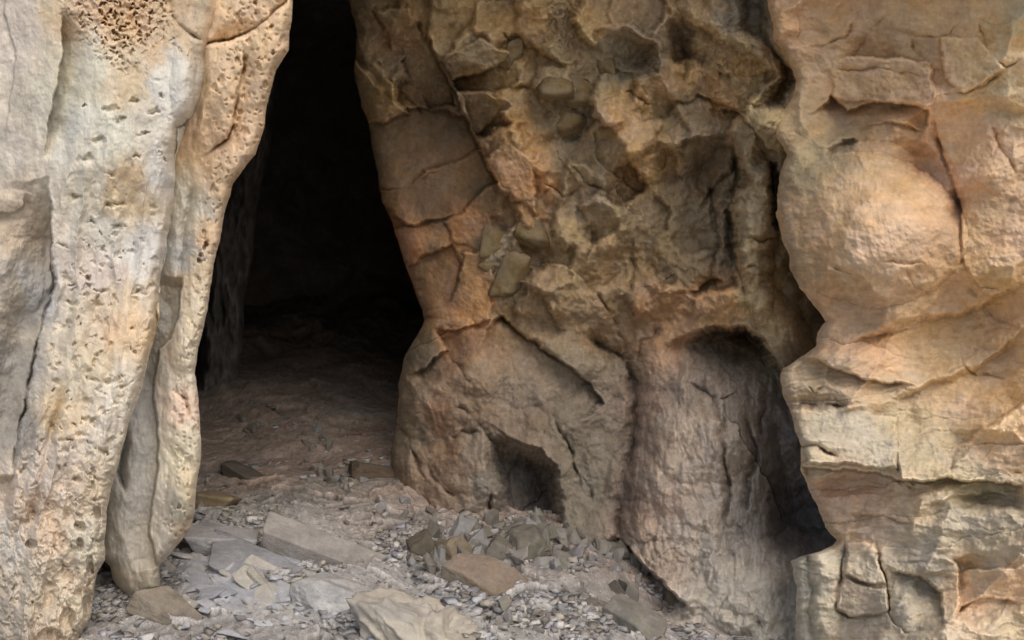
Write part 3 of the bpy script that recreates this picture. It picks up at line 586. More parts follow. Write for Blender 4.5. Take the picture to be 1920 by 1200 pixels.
def out_sculpt(X, Y):
    D = tps([(1400,0,5.62),(1440,0,5.55),(1440,250,5.55),(1400,300,5.6),(1400,600,5.3),(1420,1000,5.2),(1450,1200,5.0),(1600,0,5.2),(1600,200,5.3),(1600,450,5.0),(1600,650,5.0),(1560,800,4.95),(1560,1000,5.0),(1560,1150,4.85),(1750,0,4.9),(1700,400,4.85),(1800,600,4.75),(1750,800,4.7),(1750,1000,4.6),(1750,1200,4.4),(1920,0,4.55),(1920,400,4.55),(1920,800,4.35),(1920,1200,4.1),
             (2600,0,3.9),(2600,600,3.7),(2600,1200,3.6),(1600,-300,4.9),(1600,-800,4.4),(1600,-1600,4.0),(2200,-1600,3.6),(1600,1500,4.6)], X, Y)
    f = Field(X, Y, D, 6, 300)
    f.D += .05 * fbm(X / 180, Y / 150, 4, 301)
    sm = f.mask([(1470,300),(1600,290),(1740,330),(1800,430),(1790,520),(1640,545),(1500,500)], 30)
    ro = 1 - .85 * sm
    f.facets(230, .32, 305, .35 + .65 * ro, 1.2, -1, 1.3, .8, -35)
    f.facets(90, .035, 304, ro, 1.3, 0, 1.5, .8, 10)
    f.facets(130, .12, 302, ro, 1.0, -1, 1.3, .8, -15)
    f.facets(60, .022, 303, ro, 1.0, -1, 1.4, .8, 20)
    # top
    f.ledge([(1560,110),(1620,100),(1690,108),(1740,120),(1752,180),(1745,212)], .07, 70, 3, -1)
    f.facet([(1556,112),(1620,100),(1700,112),(1744,130),(1748,206),(1690,196),(1620,190),(1560,180)], -.06, 0, .02, 4, .8)
    f.ledge([(1555,175),(1590,205),(1640,192),(1700,200),(1745,216)], .16, 70, 4, 1, False)
    f.groove([(1560,130),(1640,124),(1720,140)], 4, .03)
    f.ledge([(1600,240),(1650,232),(1700,240),(1742,256)], .06, 50, 3, 1)
    f.hollow([(1480,250),(1520,218),(1600,215),(1690,235),(1745,262),(1790,330),(1795,380),(1740,350),(1660,300),(1600,300),(1540,330),(1490,330)], .20, 46, (.2, -.8), .9)
    f.hollow([(1600,252),(1613,262),(1600,285),(1562,305),(1535,312),(1550,280),(1575,255)], .24, 16, (.6, -.7), .9)
    f.bump(1630,430,185,145,.36,10,.8)
    f.ledge([(1560,655),(1680,610),(1800,590),(1940,520)], .14, 130, 8, 1); f.ledge([(1640,770),(1740,720),(1840,690),(1940,610)], .12, 120, 8, 1)
    f.ledge([(1780,860),(1850,800),(1940,740)], .14, 110, 6, -1); f.bump(1880,420,90,170,.14,20)
    f.ledge([(1745,215),(1760,265),(1790,330),(1802,390),(1800,440),(1802,480),(1830,530),(1880,570)], .09, 90, 4, 1)
    f.groove([(1745,225),(1765,280),(1795,345),(1803,400),(1800,470)], 8, .06)
    f.ledge([(1660,350),(1720,390),(1750,425)], .03, 60, 6, -1)
    f.groove([(1800,520),(1860,590),(1920,620)], 8, .04)
    for g, w, h in (([(1690,62),(1740,72),(1775,66),(1800,40)],3.5,.05),([(1830,30),(1834,60),(1860,110),(1885,124),(1920,108)],3.5,.05),([(1760,180),(1800,178),(1850,160),(1886,130)],3.5,.05),([(1700,60),(1712,90),(1735,120)],4,.05),
        ([(1540,90),(1590,70),(1600,30)],4,.05),([(1600,110),(1630,60),(1660,30)],4,.05),([(1850,230),(1880,290),(1910,330)],6,.06),([(1640,490),(1690,490),(1730,495)],3.5,.035),([(1560,500),(1600,515)],5,.04),([(1700,500),(1720,540),(1745,555)],3,.03),([(1800,650),(1806,690),(1830,705),(1920,706)],4,.05),
        ([(1880,520),(1870,560)],3,.02),([(1585,640),(1700,620),(1780,600)],4,.04),([(1560,745),(1580,760),(1600,762)],3,.04)):
        f.groove(g, w, h * .6)
    f.facet([(1760,70),(1830,70),(1880,128),(1810,175),(1770,150)], -.05, .03, .0, 4, .8)
    f.bump(1900,150,80,60,.06); f.bump(1850,330,60,120,.06,15)
    # strata ledges
    st = sst(680, 800, f.Y + (1700 - f.X) * .25) * (1 - sst(1000, 1080, f.Y)); yy = (f.Y + .10 * (f.X - 1500) + 14 * fbm(X / 120, Y / 60, 3, 330)) / 58
    f.D += st * .07 * (np.abs((yy % 1) - .35) ** .7 - .4)
    f.ledge([(1525,665),(1560,690),(1610,708),(1665,722),(1720,716)], .12, 44, 3, 1); f.bump(1600,670,90,34,.07,-5)
    f.hollow([(1490,660),(1550,668),(1545,735),(1490,730)], .10, 20, (0, -.5), .6)
    f.groove([(1520,725),(1530,745),(1540,725)], 2.5, .03)
    f.groove([(1462,758),(1500,762),(1545,757),(1600,764)], 5, .10); f.bump(1540,735,90,24,.05)
    f.facet([(1490,768),(1600,770),(1680,780),(1690,880),(1600,872),(1520,868),(1500,820)], -.05, .0, -.03, 4, .75)
    f.groove([(1488,832),(1530,838),(1550,850),(1570,856)], 4, .07); f.groove([(1682,822),(1684,895)], 3, .05)
    f.facet([(1688,822),(1760,826),(1785,860),(1770,900),(1690,902)], -.02, .02, .0, 4, .7)
    f.groove([(1770,826),(1788,862),(1782,896)], 5, .04)
    f.ledge([(1500,872),(1560,880),(1650,884),(1680,904),(1780,902),(1920,904)], .17, 80, 3, 1, False)
    f.groove([(1660,886),(1690,912),(1720,918)], 5, .06)
    f.ledge([(1600,972),(1650,966),(1690,976),(1710,978)], .07, 36, 3, 1)
    f.bump(1560,960,60,44,.08); f.bump(1900,870,150,40,.06,-8)
    f.ledge([(1700,960),(1780,940),(1850,925),(1920,925)], .07, 60, 5, 1)
    f.ledge([(1730,1030),(1790,1050),(1800,1120),(1780,1180)], .07, 60, 4, -1)
    f.ledge([(1660,1060),(1720,1075),(1760,1110),(1770,1190)], .14, 70, 4, 1)
    f.groove([(1588,1015),(1576,1060),(1570,1140),(1590,1155),(1665,1152)], 3, .06); f.groove([(1645,1020),(1652,1060),(1665,1110),(1668,1150),(1700,1185),(1760,1185)], 3, .06)
    f.groove([(1590,1078),(1620,1098),(1662,1096)], 3.5, .05); f.ledge([(1590,1016),(1640,1016)], .04, 20, 2, -1)
    f.facet([(1590,1020),(1642,1020),(1656,1090),(1620,1092),(1584,1076)], -.05, .03, .0, 3, .8)
    f.facet([(1582,1084),(1620,1100),(1660,1100),(1664,1148),(1590,1150),(1574,1135)], -.05, .0, .02, 3, .8)
    f.ledge([(1790,1075),(1840,1062),(1920,1066)], .06, 40, 3, -1); f.ledge([(1780,1180),(1800,1140),(1840,1122),(1890,1124),(1920,1140)], .09, 50, 3, 1)
    f.bump(1545,1120,36,110,.10,-5); f.groove([(1512,1040),(1518,1100),(1522,1180)], 8, .09)
    f.D += (1 - sm) * .03 * (ridged(f.X / 120, f.Y / 34, 3, 320) - .5) * (.4 + .8 * sst(540, 700, f.Y))
    f.D += .015 * fbm(X / 40, Y / 34, 4, 321, .5) * (.5 + .5 * ro) + .004 * fbm(X / 9, Y / 9, 3, 322)
    return f.D
def out_paint(X, Y):
    x = X + 34 * fbm(X / 60, Y / 44, 5, 350, .6); y = Y + 24 * fbm(X / 60, Y / 44, 5, 351, .6)
    C = shepard(OUT_COL, x, y, 4) * .68 + .32 * lin((186, 156, 120))
    return desat(C, .57) * (np.array([1.86, 1.78, 1.50]) * (1 - sst(640, 860, Y + (1700 - X) * .5)[..., None]) + sst(640, 860, Y + (1700 - X) * .5)[..., None] * np.array([1.66, 1.68, 1.58])) * (1 + .16 * fbm(X / 30, Y / 16, 4, 352, .6)[..., None])
sheet('rock_outcrop', t_o, LO, [(-1600,3600),(1500,3600)], 580, out_sculpt, out_paint, M_right, None,
      curlL=(24, 1.6, 46, 26, .14), fix=(1980, 'right', 150), edge_noise=(11, 0), seed=360)
outcrop = bpy.data.objects['rock_outcrop']
tag(outcrop, 'large tan layered sandstone outcrop filling the right side beside the shaded wall', 'rock outcrop')

for nm in ('pitted_column', 'side_rib'):
    o = bpy.data.objects[nm]
    o.parent = pillar; o.matrix_parent_inverse.identity(); o.location = -inv
tag(bpy.data.objects['side_rib'], 'narrow pale rib with a smooth grey flute, edging the opening')

# ================================================================== CAVE INTERIOR (a closed chamber)
def chamber():
    nu, nv = 220, 160
    a = np.linspace(0, 2 * np.pi, nu)[None]; v = np.linspace(0, 1, nv)[:, None]
    # superellipse cross section around x,z ; depth from 5.6 to 15
    k = (1 - v ** 3.0) ** .5
    cx, cz = -1.0 - 1.2 * v, 2.2
    rx, rz = 4.8 * k, 3.6 * k
    kx = (k + .03 * v) * np.cos(a); kz = (k + .03 * v) * np.sin(a)
    n = fbm(kx * 3 + 9 + 2 * v, kz * 3 + v * 6, 5, 400, .5)
    s = 1 + .14 * n
    x = cx + rx * np.cos(a) * s; z = cz + rz * np.sin(a) * s; y = 5.9 + 7.9 * v + .5 * sst(0, .3, v) * fbm(kx * 4, kz * 4 + v * 5, 4, 402)
    y = np.broadcast_to(y, x.shape)
    V = np.stack([x, y, z], -1)
    C = np.ones(V.shape) * lin((128, 118, 110)) * (1 + .3 * fbm(x * 1.2, z * 1.2 + y, 4, 403)[..., None])
    o = link('cave_interior', grid_mesh('cave_interior', V, C, np.zeros(x.shape)), M_dark)
    tag(o, kind='structure')
chamber()
def roof():  # unseen rock slab added to stop sky light leaking in over the chamber
    X, Y = np.meshgrid(np.linspace(-14, 14, 120), np.linspace(3.5, 18, 70))
    V = np.stack([X, Y, 5.35 + .25 * fbm(X * .7, Y * .7, 4, 430)], -1)
    o = link('light_seal_roof', grid_mesh('light_seal_roof', V, np.ones(V.shape) * lin((160, 140, 115)), np.zeros(X.shape)), M_dark); tag(o, kind='structure')
roof()
# inner rock column standing just inside, left
def inner_column():
    t = np.arange(-100, 780, 6.0)
    o = sheet('rock_rib', t, [(-100,520),(200,470),(400,400),(600,380),(780,360)], [(-100,560),(200,520),(400,478),(560,462),(700,450),(780,440)], 50,
          lambda X, Y: 9.0 + .2 * fbm(X / 40, Y / 90, 4, 410), lambda X, Y: np.ones(X.shape + (3,)) * lin((96, 92, 88)), M_dark, None,
          curlL=(30, 1.5, 10, 8, .3), curlR=(40, 1.5, 10, 8, .4), edge_noise=(4, 8), seed=412)
    tag(o, 'dim reddish upright rib of rock just inside the cave mouth behind the pillar', 'rock rib')
inner_column()

# ================================================================== GROUND
GC = []
for px, py, d in [(150,1200,4.55),(250,1130,4.95),(640,1200,4.6),(960,1200,4.8),(1200,1200,5.2),(1300,1160,5.75),(1200,1070,6.15),(1060,975,6.55),(920,960,6.7),(800,930,6.9),(740,870,7.4),(600,1000,6.0),(450,1000,5.8),
                  (600,900,7.2),(450,860,7.6),(400,920,6.7),(600,800,8.2),(450,760,8.6),(550,700,9.4),(700,830,7.9),(400,690,9.5),(700,1080,5.45),(900,1080,5.6),(1050,1080,5.75)]:
    q = P(px, py, d); GC.append((q[0] * 1000, q[1] * 1000, q[2]))
for x, y, z in [(-2.4, 10.8, 1.3), (-1.2, 10.8, 1.3), (-2.6, 12.4, 1.55), (-1.2, 12.4, 1.55), (.15, 7.5, .02), (-6, 3, 0), (6, 3, -.3), (0, 2, -.15), (-8, -2, -.1), (8, -2, -.3), (0, -6, -.1), (-6, 12, 1.6), (4, 12, 1.6), (4.5, 5, -.3), (-4, 5, .0), (-4, 8, .4), (0, 14, 1.7), (3, 8, .2)]:
    GC.append((x * 1000, y * 1000, z))
def gz(x, y):
    """height of the ground"""
    x = np.asarray(x, float); y = np.asarray(y, float)
    z = tps(GC, x * 1000, y * 1000)
    far = sst(9, 20, np.hypot(x, y - 4)); z = z * (1 - far) + far * (-.1)
    return z
def gdetail(x, y):
    a = .05 * fbm(x * 1.6, y * 1.6, 4, 500)
    rub = sst(7.6, 6.6, y) if False else (1 - sst(6.6, 7.8, y - .25 * x * 0))
    xx = x + .05 * fbm(x * 4, y * 4, 2, 501); yy = y + .06 * fbm(x * 5, y * 5, 3, 502)
    f1, f2, ox, oy, r1, r2, r3 = voro(xx * 4.2 + yy * 1.5, yy * 5.5 - xx * 1.0, 503)
    b = ((r1 - .5) * .02 + .10 * ((r2 - .5) * ox + (r3 - .5) * oy))
    f1, f2, ox, oy, r1, r2, r3 = voro(xx * 13, yy * 13, 505)
    c = ((r1 - .5) * .006 + .028 * ((r2 - .5) * ox + (r3 - .5) * oy))
    d = .010 * fbm(x * 22, y * 22, 4, 507, .6)
    w = .3 + .7 * rub
    return a + w * (b + c) + d * (.5 + .5 * w)
def ground():
    xs = np.concatenate([-np.geomspace(4, 90, 24)[::-1], np.arange(-3.3, 3.2, .0075), np.geomspace(3.9, 90, 24)])
    ys = np.concatenate([-np.geomspace(1, 90, 26)[::-1], np.arange(0, 3.9, .1), np.arange(3.9, 8.2, .0085), np.arange(8.2, 14, .03), [15, 17, 20]])
    X, Y = np.meshgrid(xs, ys)
    Z = gz(X, Y); dt = gdetail(X, Y)
    near = 1 - sst(8, 14, np.hypot(X, Y - 5)); Z = Z + dt * near + .35 * fbm(X * .9, Y * .9, 4, 530) * sst(9, 11, Y) * (1 - sst(14, 18, Y))
    V = np.stack([X, Y, Z], -1)
    C = np.ones(V.shape) * lin((166, 164, 162))
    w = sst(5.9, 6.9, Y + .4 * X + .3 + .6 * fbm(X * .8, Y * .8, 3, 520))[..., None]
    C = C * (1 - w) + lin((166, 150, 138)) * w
    w = sst(0, .4, fbm(X * 1.1 + 3, Y * 1.6, 4, 521))[..., None] * .7
    C = C * (1 - w) + lin((146, 142, 138)) * w
    C = C * (1 - .65 * sst(8.0, 9.8, Y))[..., None]      # cave shade put into the ground colour, darker with depth
    C = C * (1 + .28 * fbm(X * 14, Y * 14, 4, 522, .65)[..., None])
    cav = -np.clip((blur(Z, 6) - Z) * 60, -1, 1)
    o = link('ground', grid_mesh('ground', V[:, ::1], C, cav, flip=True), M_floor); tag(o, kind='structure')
ground()

# ================================================================== STONES
def ico(sub):
    bm = bmesh.new(); bmesh.ops.create_icosphere(bm, subdivisions=sub, radius=1)
    v = np.array([x.co[:] for x in bm.verts]); f = np.array([[q.index for q in p.verts] for p in bm.faces]); bm.free(); return v, f
ICO = {s: ico(s) for s in (1, 3, 4, 6)}
def n3(p, s, seed): return (fbm(p[:, 0] * s + 11 * seed, p[:, 1] * s + p[:, 2] * s * .7, 4, seed) + fbm(p[:, 2] * s - 5, p[:, 0] * s * .6 - p[:, 1] * s, 4, seed + 3)) * .6
def rock_shape(sub, size, seed, boxy=.5, nplanes=9, rough=.05, soft=14):
    """polyhedral broken stone: the distance to a set of cutting planes in every direction"""
    rs = np.random.RandomState(seed); v, f = ICO[sub]
    size = np.array(size, float) / 2
    N = []; H = []
    for ax in range(3):
        for s in (-1, 1):
            n = np.zeros(3); n[ax] = s; n += rs.normal(0, .14 + .2 * (1 - boxy) if boxy < 1 else .07, 3); n /= np.linalg.norm(n); N.append(n); H.append(1 - rs.rand() * .12)
    for i in range(nplanes):
        n = rs.normal(0, 1, 3); n /= np.linalg.norm(n); N.append(n); H.append(1.02 + rs.rand() * .35 - .25 * (1 - boxy))
    N = np.array(N); H = np.array(H)
    q = np.clip((v @ N.T) / H, 1e-3, None)
    r = 1 / (np.sum(q ** soft, 1) ** (1 / soft))
    p = v * r[:, None]
    p = p * (1 + rough * n3(v, 2.2, seed)[:, None] + rough * .45 * n3(v, 7, seed + 1)[:, None])
    p = p * (1 + .010 * n3(v, 18, seed + 2)[:, None])
    return p * size, f
def rock_mesh(name, sub, size, seed, rgb, boxy=.5, nplanes=9, rough=.05, soft=14, mat=None, rgb2=None, sculpt=None):
    p, f = rock_shape(sub, size, seed, boxy, nplanes, rough, soft)
    if sculpt is not None: p = sculpt(p)
    me = bpy.data.meshes.new(name); me.from_pydata(p.tolist(), [], f.tolist()); me.update()
    me.polygons.foreach_set('use_smooth', np.ones(len(f), bool))
    s = 3.0 / max(size)
    n = n3(p * s, 1.5, seed + 9)
    C = np.ones((len(p), 3)) * lin(rgb) * (1 + .2 * n[:, None])
    if rgb2 is not None:
        w = sst(-.05, .3, n3(p * s, .9, seed + 20))[:, None]; C = C * (1 - w) + lin(rgb2) * w
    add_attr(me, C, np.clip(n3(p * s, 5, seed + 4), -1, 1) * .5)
    me.materials.append(mat or M_stone)
    return me
def ground_hit(px, py):
    """where the bearing meets the ground"""
    d = np.linspace(3.8, 13, 400); q = P(px, py, d); g = gz(q[:, 0], q[:, 1])
    k = np.nonzero(q[:, 2] <= g)[0]
    return q[k[0]] if len(k) else q[-1]
def place(me, name, base, rot, lift=0.0):
    o = bpy.data.objects.new(name, me); col.objects.link(o)
    o.location = (base[0], base[1], base[2] + lift); o.rotation_euler = [math.radians(a) for a in rot]
    return o

HERO = [ # name, centre px, py, size (w,d,h m), rot, rgb, rgb2, boxy, rough, lift, label
 ('rock_slab', 600,1040,(.70,.20,.20),(24,21,4),(156,152,148),(146,142,138),1.0,.025,.05,'long smooth beige slab tilting down to the right in the rubble','rock slab'),
 ('rock_slab', 418,1010,(.42,.34,.16),(4,8,20),(170,170,172),(150,150,152),.6,.05,.03,'pale flat stone just right of the foot of the pillar','rock slab'),
 ('rock_slab', 470,1066,(.56,.26,.12),(10,12,-24),(150,152,158),(136,138,142),.7,.06,.02,'broad bluish grey flat stone lying below the long beige slab','rock slab'),
 ('boulder', 628,1125,(.40,.36,.24),(6,14,-20),(182,182,180),(160,160,160),.3,.10,.02,'rounded whitish stone with folds, left of the ridged pale boulder','boulder'),
 ('rock_flake', 322,1146,(.42,.16,.09),(18,26,-10),(142,134,122),(120,114,104),.7,.05,.01,'tan wedge shaped flake lying under the tip of the pillar','rock flake'),
 ('stone', 850,1026,(.20,.17,.16),(0,10,30),(140,128,110),None,.3,.05,.03,'small rounded brown stone above the pinkish wedge stone','stone'),
 ('rock_wedge', 905,1084,(.40,.24,.20),(16,28,-18),(140,126,112),(136,128,118),.7,.06,.04,'pinkish brown wedge stone leaning in the middle of the rubble','stone'),
 ('stone', 985,1024,(.27,.2,.24),(8,-10,30),(124,120,110),(110,106,98),.4,.1,.05,'knobbly grey stone at the foot of the small arched hollow','stone'),
 ('stone', 938,1030,(.20,.18,.16),(20,0,60),(124,120,110),None,.4,.1,.03,'grey stone between the round brown stone and the knobbly one','stone'),
 ('stone', 1055,1050,(.17,.12,.12),(0,20,-30),(138,134,126),None,.6,.06,.02,'small angular light stone right of the pinkish wedge','stone'),
 ('rock_slab', 1190,1160,(.36,.24,.16),(12,26,-28),(138,134,126),(124,122,116),.8,.04,.03,'grey block tilted on gravel near the bottom edge, below the buttress','rock slab'),
 ('stone', 398,934,(.24,.2,.12),(0,14,0),(150,136,112),None,.5,.06,.03,'tan stone peeping out from behind the right edge of the pillar','stone'),
 ('stone', 452,884,(.34,.2,.14),(10,26,-10),(104,98,90),None,.7,.06,.02,'dark wedge stone on the shaded cave floor','stone'),
 ('stone', 695,880,(.34,.24,.14),(0,6,10),(104,92,80),None,.6,.08,.02,'dim brown stone at the left foot of the cave wall','stone'),
 ('stone', 790,1020,(.16,.14,.15),(0,0,20),(98,92,82),None,.4,.08,.02,'dark little stone left of the round brown stone','stone'),
 ('stone', 1022,1050,(.16,.10,.10),(0,10,50),(150,148,144),None,.8,.05,.01,'light grey squared stone with a flat top in the centre of the rubble','stone'),
 ('stone', 1268,1118,(.20,.22,.18),(0,0,0),(120,110,92),None,.3,.12,.04,'lumpy brown stone wedged under the foot of the fluted buttress','stone'),
 ('stone', 500,1100,(.30,.05,.04),(10,34,-30),(168,164,154),None,.9,.03,.05,'thin pale splinter of rock lying across the grey shards','rock splinter'),
]
for i, (px, py, rx, ry) in enumerate(COBBLES):   # rounded grey nodules set in the wall
    k = np.nonzero((np.abs(PX - px) < 6) & (np.abs(PY - py) < 6))[0]; d = float(np.min(pc[k, 1]))
    u = d / F; me = rock_mesh('embedded_cobble', 4, (rx * 2.2 * u, rx * 2.0 * u, ry * 2.2 * u), 1200 + i, (146, 130, 104), .2, 8, .14, 9, M_wall, (136, 116, 84))
    o = bpy.data.objects.new('embedded_cobble', me); col.objects.link(o); o.location = P(px, py, d + rx * .85 * u); o.parent = cave_wall
    o['label'] = 'rounded grey nodule standing out of the wall'
for i, (nm, px, py, sz, rot, c1, c2, bx, rg, lf, lab, cat) in enumerate(HERO):
    me = rock_mesh(nm, 4 if max(sz) < .3 else 6, sz, 900 + i * 7, c1, bx, 8 if bx < 1 else 0, rg * .8, 40, None, c2)
    b = ground_hit(px, py + 10)
    o = place(me, nm, b, rot, lf * .4); tag(o, lab, cat)

# foreground pale ridged boulder
def ridgy(p):
    p = p.copy(); p[:, 2] *= 1.15 - .8 * sst(-.16, .24, p[:, 0]); p[:, 0] += .10 * np.clip(-p[:, 2] / .3, -1, 1) * (p[:, 0] < 0)
    r = p.copy(); a = np.clip(p[:, 2] / .3, -1, 1)
    r[:, 0] += .05 * np.sin(p[:, 1] * 9) * a
    g = ridged(p[:, 0] * 7 + p[:, 2] * 3, p[:, 2] * 4 - p[:, 1] * 3, 3, 77) - .5
    nrm = p / (np.linalg.norm(p, axis=1)[:, None] + 1e-6)
    return r + nrm * (g * .10)[:, None]
me = rock_mesh('boulder', 6, (.40, .40, .38), 47, (178, 172, 160), .5, 9, .07, 40, M_pillar, (156, 152, 146), ridgy)
b = ground_hit(800, 1199); o = place(me, 'boulder', b, (0, 0, -12), -.0)
tag(o, 'pale cream ridged boulder at the bottom edge, with a darker left face', 'boulder')

# countable rubble: flat shards on the left, blocky bits in the middle, grit to the right
rng = random.Random(5)
VAR = []
for i in range(10):
    flat = i < 5
    c = [(188,190,195),(174,175,178),(180,177,170),(166,169,176),(188,186,182),(142,138,130),(132,128,120),(148,144,138),(128,123,114),(150,149,149)][i]
    rs_ = np.random.RandomState(700 + i); bm = bmesh.new(); dim = np.array((1, .6, .16) if flat else (1, .8, .62)) / 2
    for q in range(13):
        p_ = rs_.uniform(-1, 1, 3); p_[rs_.randint(3) if not flat else 2] = rs_.choice([-1, 1]) * rs_.uniform(.75, 1); bm.verts.new(p_ * dim)
    hull = bmesh.ops.convex_hull(bm, input=bm.verts); bmesh.ops.delete(bm, geom=list({g for g in hull['geom_interior'] + hull['geom_unused'] if isinstance(g, bmesh.types.BMVert)}), context='VERTS')
    bmesh.ops.bevel(bm, geom=list(bm.edges), offset=.018, segments=1, affect='EDGES')
    bmesh.ops.triangulate(bm, faces=bm.faces[:]); bmesh.ops.subdivide_edges(bm, edges=bm.edges[:], cuts=2, use_grid_fill=True)
    bmesh.ops.recalc_face_normals(bm, faces=bm.faces[:])
    me = bpy.data.meshes.new('stone'); bm.to_mesh(me); bm.free()
    vv = np.array([v.co[:] for v in me.vertices]); vv = vv + .022 * n3(vv, 6, 33 + i)[:, None] * vv / (np.linalg.norm(vv, axis=1)[:, None] + 1e-6)
    me.vertices.foreach_set('co', vv.astype(np.float32).ravel()); me.update()
    add_attr(me, np.ones((len(vv), 3)) * lin(c) * (1 + .2 * n3(vv, 3, i)[:, None]), np.zeros(len(vv))); me.materials.append(M_stone)
    VAR.append(me)
ZONES = [ # polygon-ish boxes: centre px, py, spread x, y, count, size range, flat?, label, group
 (440,1090,120,60,150,(.05,.18),True,'flat grey shard among those piled right of the foot of the pillar','shards beside the pillar'),
 (500,1090,110,50,30,(.12,.24),True,'larger broken slab among the shards between the pillar and the cream boulder','broken slabs'),
 (940,1020,110,36,26,(.09,.15),False,'fist sized or larger brown grey rock in the rubble heap at the centre','rocks in the heap'),
 (1150,1100,80,40,24,(.05,.12),False,'grey rock lying below the fluted buttress','rocks below the buttress'),
 (560,800,120,34,22,(.04,.10),False,'dim stone far back on the cave floor','stones far inside'),
 (330,1060,30,22,12,(.04,.10),True,'pale chip tucked behind the tip of the pillar rib','chips behind the rib'),
 (560,1150,90,40,44,(.05,.15),True,'whitish shard lying near the bottom edge left of the cream boulder','shards left of the boulder'),
 (800,1070,36,26,26,(.03,.09),False,'bluish grey chunk heaped left of the pinkish wedge stone','bluish chunks'),
 (950,1010,100,28,50,(.04,.13),False,'brownish grey stone in the heap below the small arched hollow','stones below the arched hollow'),
 (1100,1035,80,34,50,(.03,.12),False,'grey stone scattered along the foot of the cave wall','stones along the wall foot'),
 (1000,1150,140,40,22,(.03,.08),False,'small light stone lying on the gravel at the bottom','stones on the gravel'),
 (620,900,90,24,36,(.03,.09),False,'small dim stone on the shaded floor inside the cave mouth','stones in the cave mouth'),
 (720,960,70,22,12,(.03,.07),False,'small grey stone on the dusty floor in front of the wall','stones on the dusty floor'),
]
for cx, cy, sx, sy, n, (s0, s1), flat, lab, grp in ZONES:
    for i in range(n):
        px = rng.gauss(cx, sx * .6); py = rng.gauss(cy, sy * .6)
        if px < 200 or py < 740: continue
        b = ground_hit(px, py); s = 1.3 * s0 + 1.6 * (s1 - s0) * rng.random() ** 2
        me = VAR[rng.randrange(5) if flat else 5 + rng.randrange(5)]
        o = place(me, 'rock_shard' if flat else 'stone', b, ((rng.gauss(8, 9), rng.gauss(14, 10), rng.gauss(-25, 35)) if flat else (rng.random()*360, rng.random()*360, rng.random()*360)), s * (.06 if flat else .1))
        o.scale = (s * rng.uniform(.8, 1.3), s * rng.uniform(.7, 1.1), s * rng.uniform(.7, 1.2))
        tag(o, lab, 'rock shard' if flat else 'stone', grp)

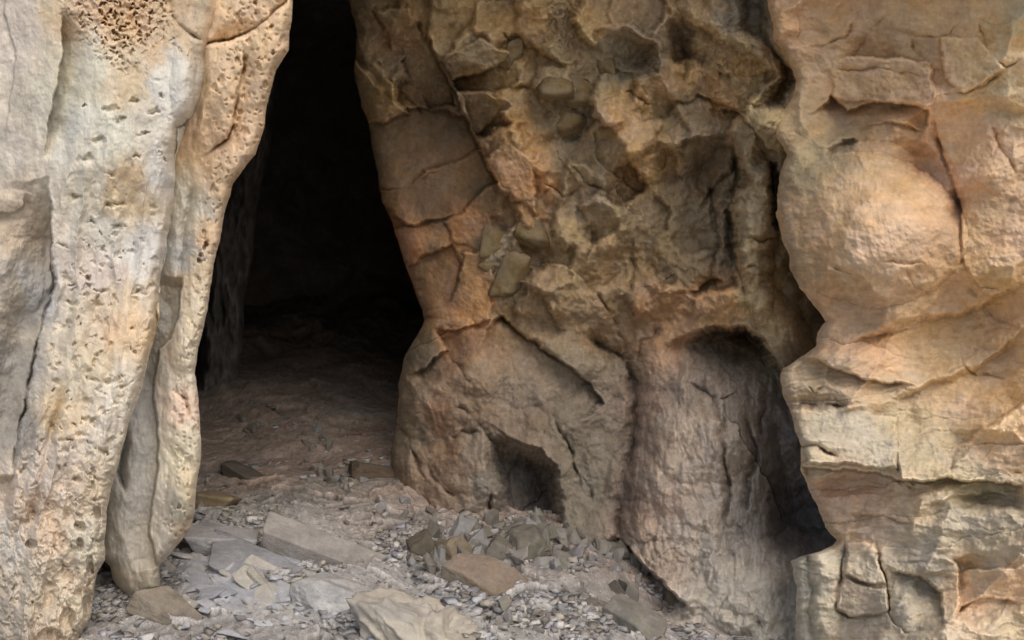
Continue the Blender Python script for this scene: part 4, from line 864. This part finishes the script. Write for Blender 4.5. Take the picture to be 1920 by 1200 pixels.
# gravel nobody could count
def gravel():
    rs = np.random.RandomState(3); n = 30000
    v0 = np.array([(a, b, c) for a in (-1, 1) for b in (-1, 1) for c in (-1, 1)], float) * .75
    f0 = np.array([(0,1,3),(0,3,2),(4,6,7),(4,7,5),(0,4,5),(0,5,1),(2,3,7),(2,7,6),(0,2,6),(0,6,4),(1,5,7),(1,7,3)])
    px = []; 
    X = rs.uniform(-2.6, 1.9, n * 3); Y = rs.uniform(4.2, 8.3, n * 3)
    den = .10 + .9 * (1 - sst(5.9, 6.7, Y + .25 * np.sin(X * 3))) + .35 * np.exp(-((X + 1.3 + (Y-7.2)*-.6) / .5) ** 2 - ((Y - 7.3) / .35) ** 2)
    den *= .06 + .94 * sst(-.05, .35, fbm(X * 2.2, Y * 2.2, 3, 600)); den *= np.clip((9 - Y) / 4, .1, 1); den *= 1 - .85 * np.exp(-((Y - 6.45 + .45 * (X + .9)) / .35) ** 2) * (X < -.1)
    keep = rs.rand(n * 3) < den; X = X[keep][:n]; Y = Y[keep][:n]; n = len(X)
    Z = gz(X, Y) + gdetail(X, Y)
    s = .0035 + .030 * rs.rand(n) ** 4 
    ang = rs.uniform(0, 2 * np.pi, n); sc3 = rs.uniform(.5, 1.4, (n, 3)) * np.array([1.25, .9, .5])
    V = v0[None] * (1 + rs.uniform(-.6, .5, (n, len(v0), 3))) * sc3[:, None] * s[:, None, None]
    tx = rs.uniform(-.6, .6, n); y = V[..., 1] * np.cos(tx)[:, None] - V[..., 2] * np.sin(tx)[:, None]; z = V[..., 1] * np.sin(tx)[:, None] + V[..., 2] * np.cos(tx)[:, None]
    x = V[..., 0] * np.cos(ang)[:, None] - y * np.sin(ang)[:, None]; y = V[..., 0] * np.sin(ang)[:, None] + y * np.cos(ang)[:, None]
    W = np.stack([x + X[:, None], y + Y[:, None], z + (Z + s * .25)[:, None]], -1).reshape(-1, 3)
    Fc = (f0[None] + (np.arange(n) * len(v0))[:, None, None]).reshape(-1, 3)
    me = bpy.data.meshes.new('gravel'); me.vertices.add(len(W)); me.vertices.foreach_set('co', W.ravel().astype(np.float32))
    me.loops.add(Fc.size); me.loops.foreach_set('vertex_index', Fc.ravel().astype(np.int32)); me.polygons.add(len(Fc))
    me.polygons.foreach_set('loop_start', np.arange(0, Fc.size, 3, dtype=np.int32)); me.polygons.foreach_set('loop_total', np.full(len(Fc), 3, np.int32)); me.update(calc_edges=True)
    pal = lin(np.array([(176,175,174),(162,161,162),(186,184,180),(162,156,146),(150,146,142),(172,174,180)]))
    C = np.repeat(pal[rs.randint(0, len(pal), n)] * rs.uniform(.6, 1.35, (n, 1)), len(v0), 0)
    add_attr(me, C, np.zeros(len(W)))
    o = link('gravel', me, M_stone); tag(o, 'loose grey gravel strewn over the ground', 'gravel', kind='stuff')
gravel()

# ================================================================== LIGHT, SKY, CAMERA
w = bpy.data.worlds.new('World'); sc.world = w; w.use_nodes = True
nt = w.node_tree; bg = nt.nodes['Background']; sky = nt.nodes.new('ShaderNodeTexSky'); sky.sky_type = 'NISHITA'; sky.sun_disc = False
EL, AZ = 48, 155     # sun elevation and compass bearing (0 = +Y, clockwise)
sky.sun_elevation = math.radians(EL); sky.sun_rotation = math.radians(AZ); sky.dust_density = 3.5; sky.air_density = 1.0; sky.ozone_density = .6
nt.links.new(sky.outputs[0], bg.inputs[0]); bg.inputs[1].default_value = .15
sl = bpy.data.lights.new('sun', 'SUN'); sl.energy = 1.35; sl.angle = math.radians(48); sl.color = (1, .94, .86)
so = bpy.data.objects.new('sun', sl); col.objects.link(so)
from mathutils import Vector
sd = Vector((math.sin(math.radians(AZ)) * math.cos(math.radians(EL)), math.cos(math.radians(AZ)) * math.cos(math.radians(EL)), math.sin(math.radians(EL))))
so.rotation_euler = sd.to_track_quat('Z', 'Y').to_euler()
cd = bpy.data.cameras.new('camera'); cd.lens = 36 * F / 1920; cd.sensor_width = 36; cd.clip_end = 1000
co = bpy.data.objects.new('camera', cd); col.objects.link(co); co.location = (0, 0, CZ); co.rotation_euler = (math.radians(90), 0, 0); sc.camera = co
sc.view_settings.view_transform = 'Standard'; sc.view_settings.look = 'None'; sc.view_settings.exposure = 0
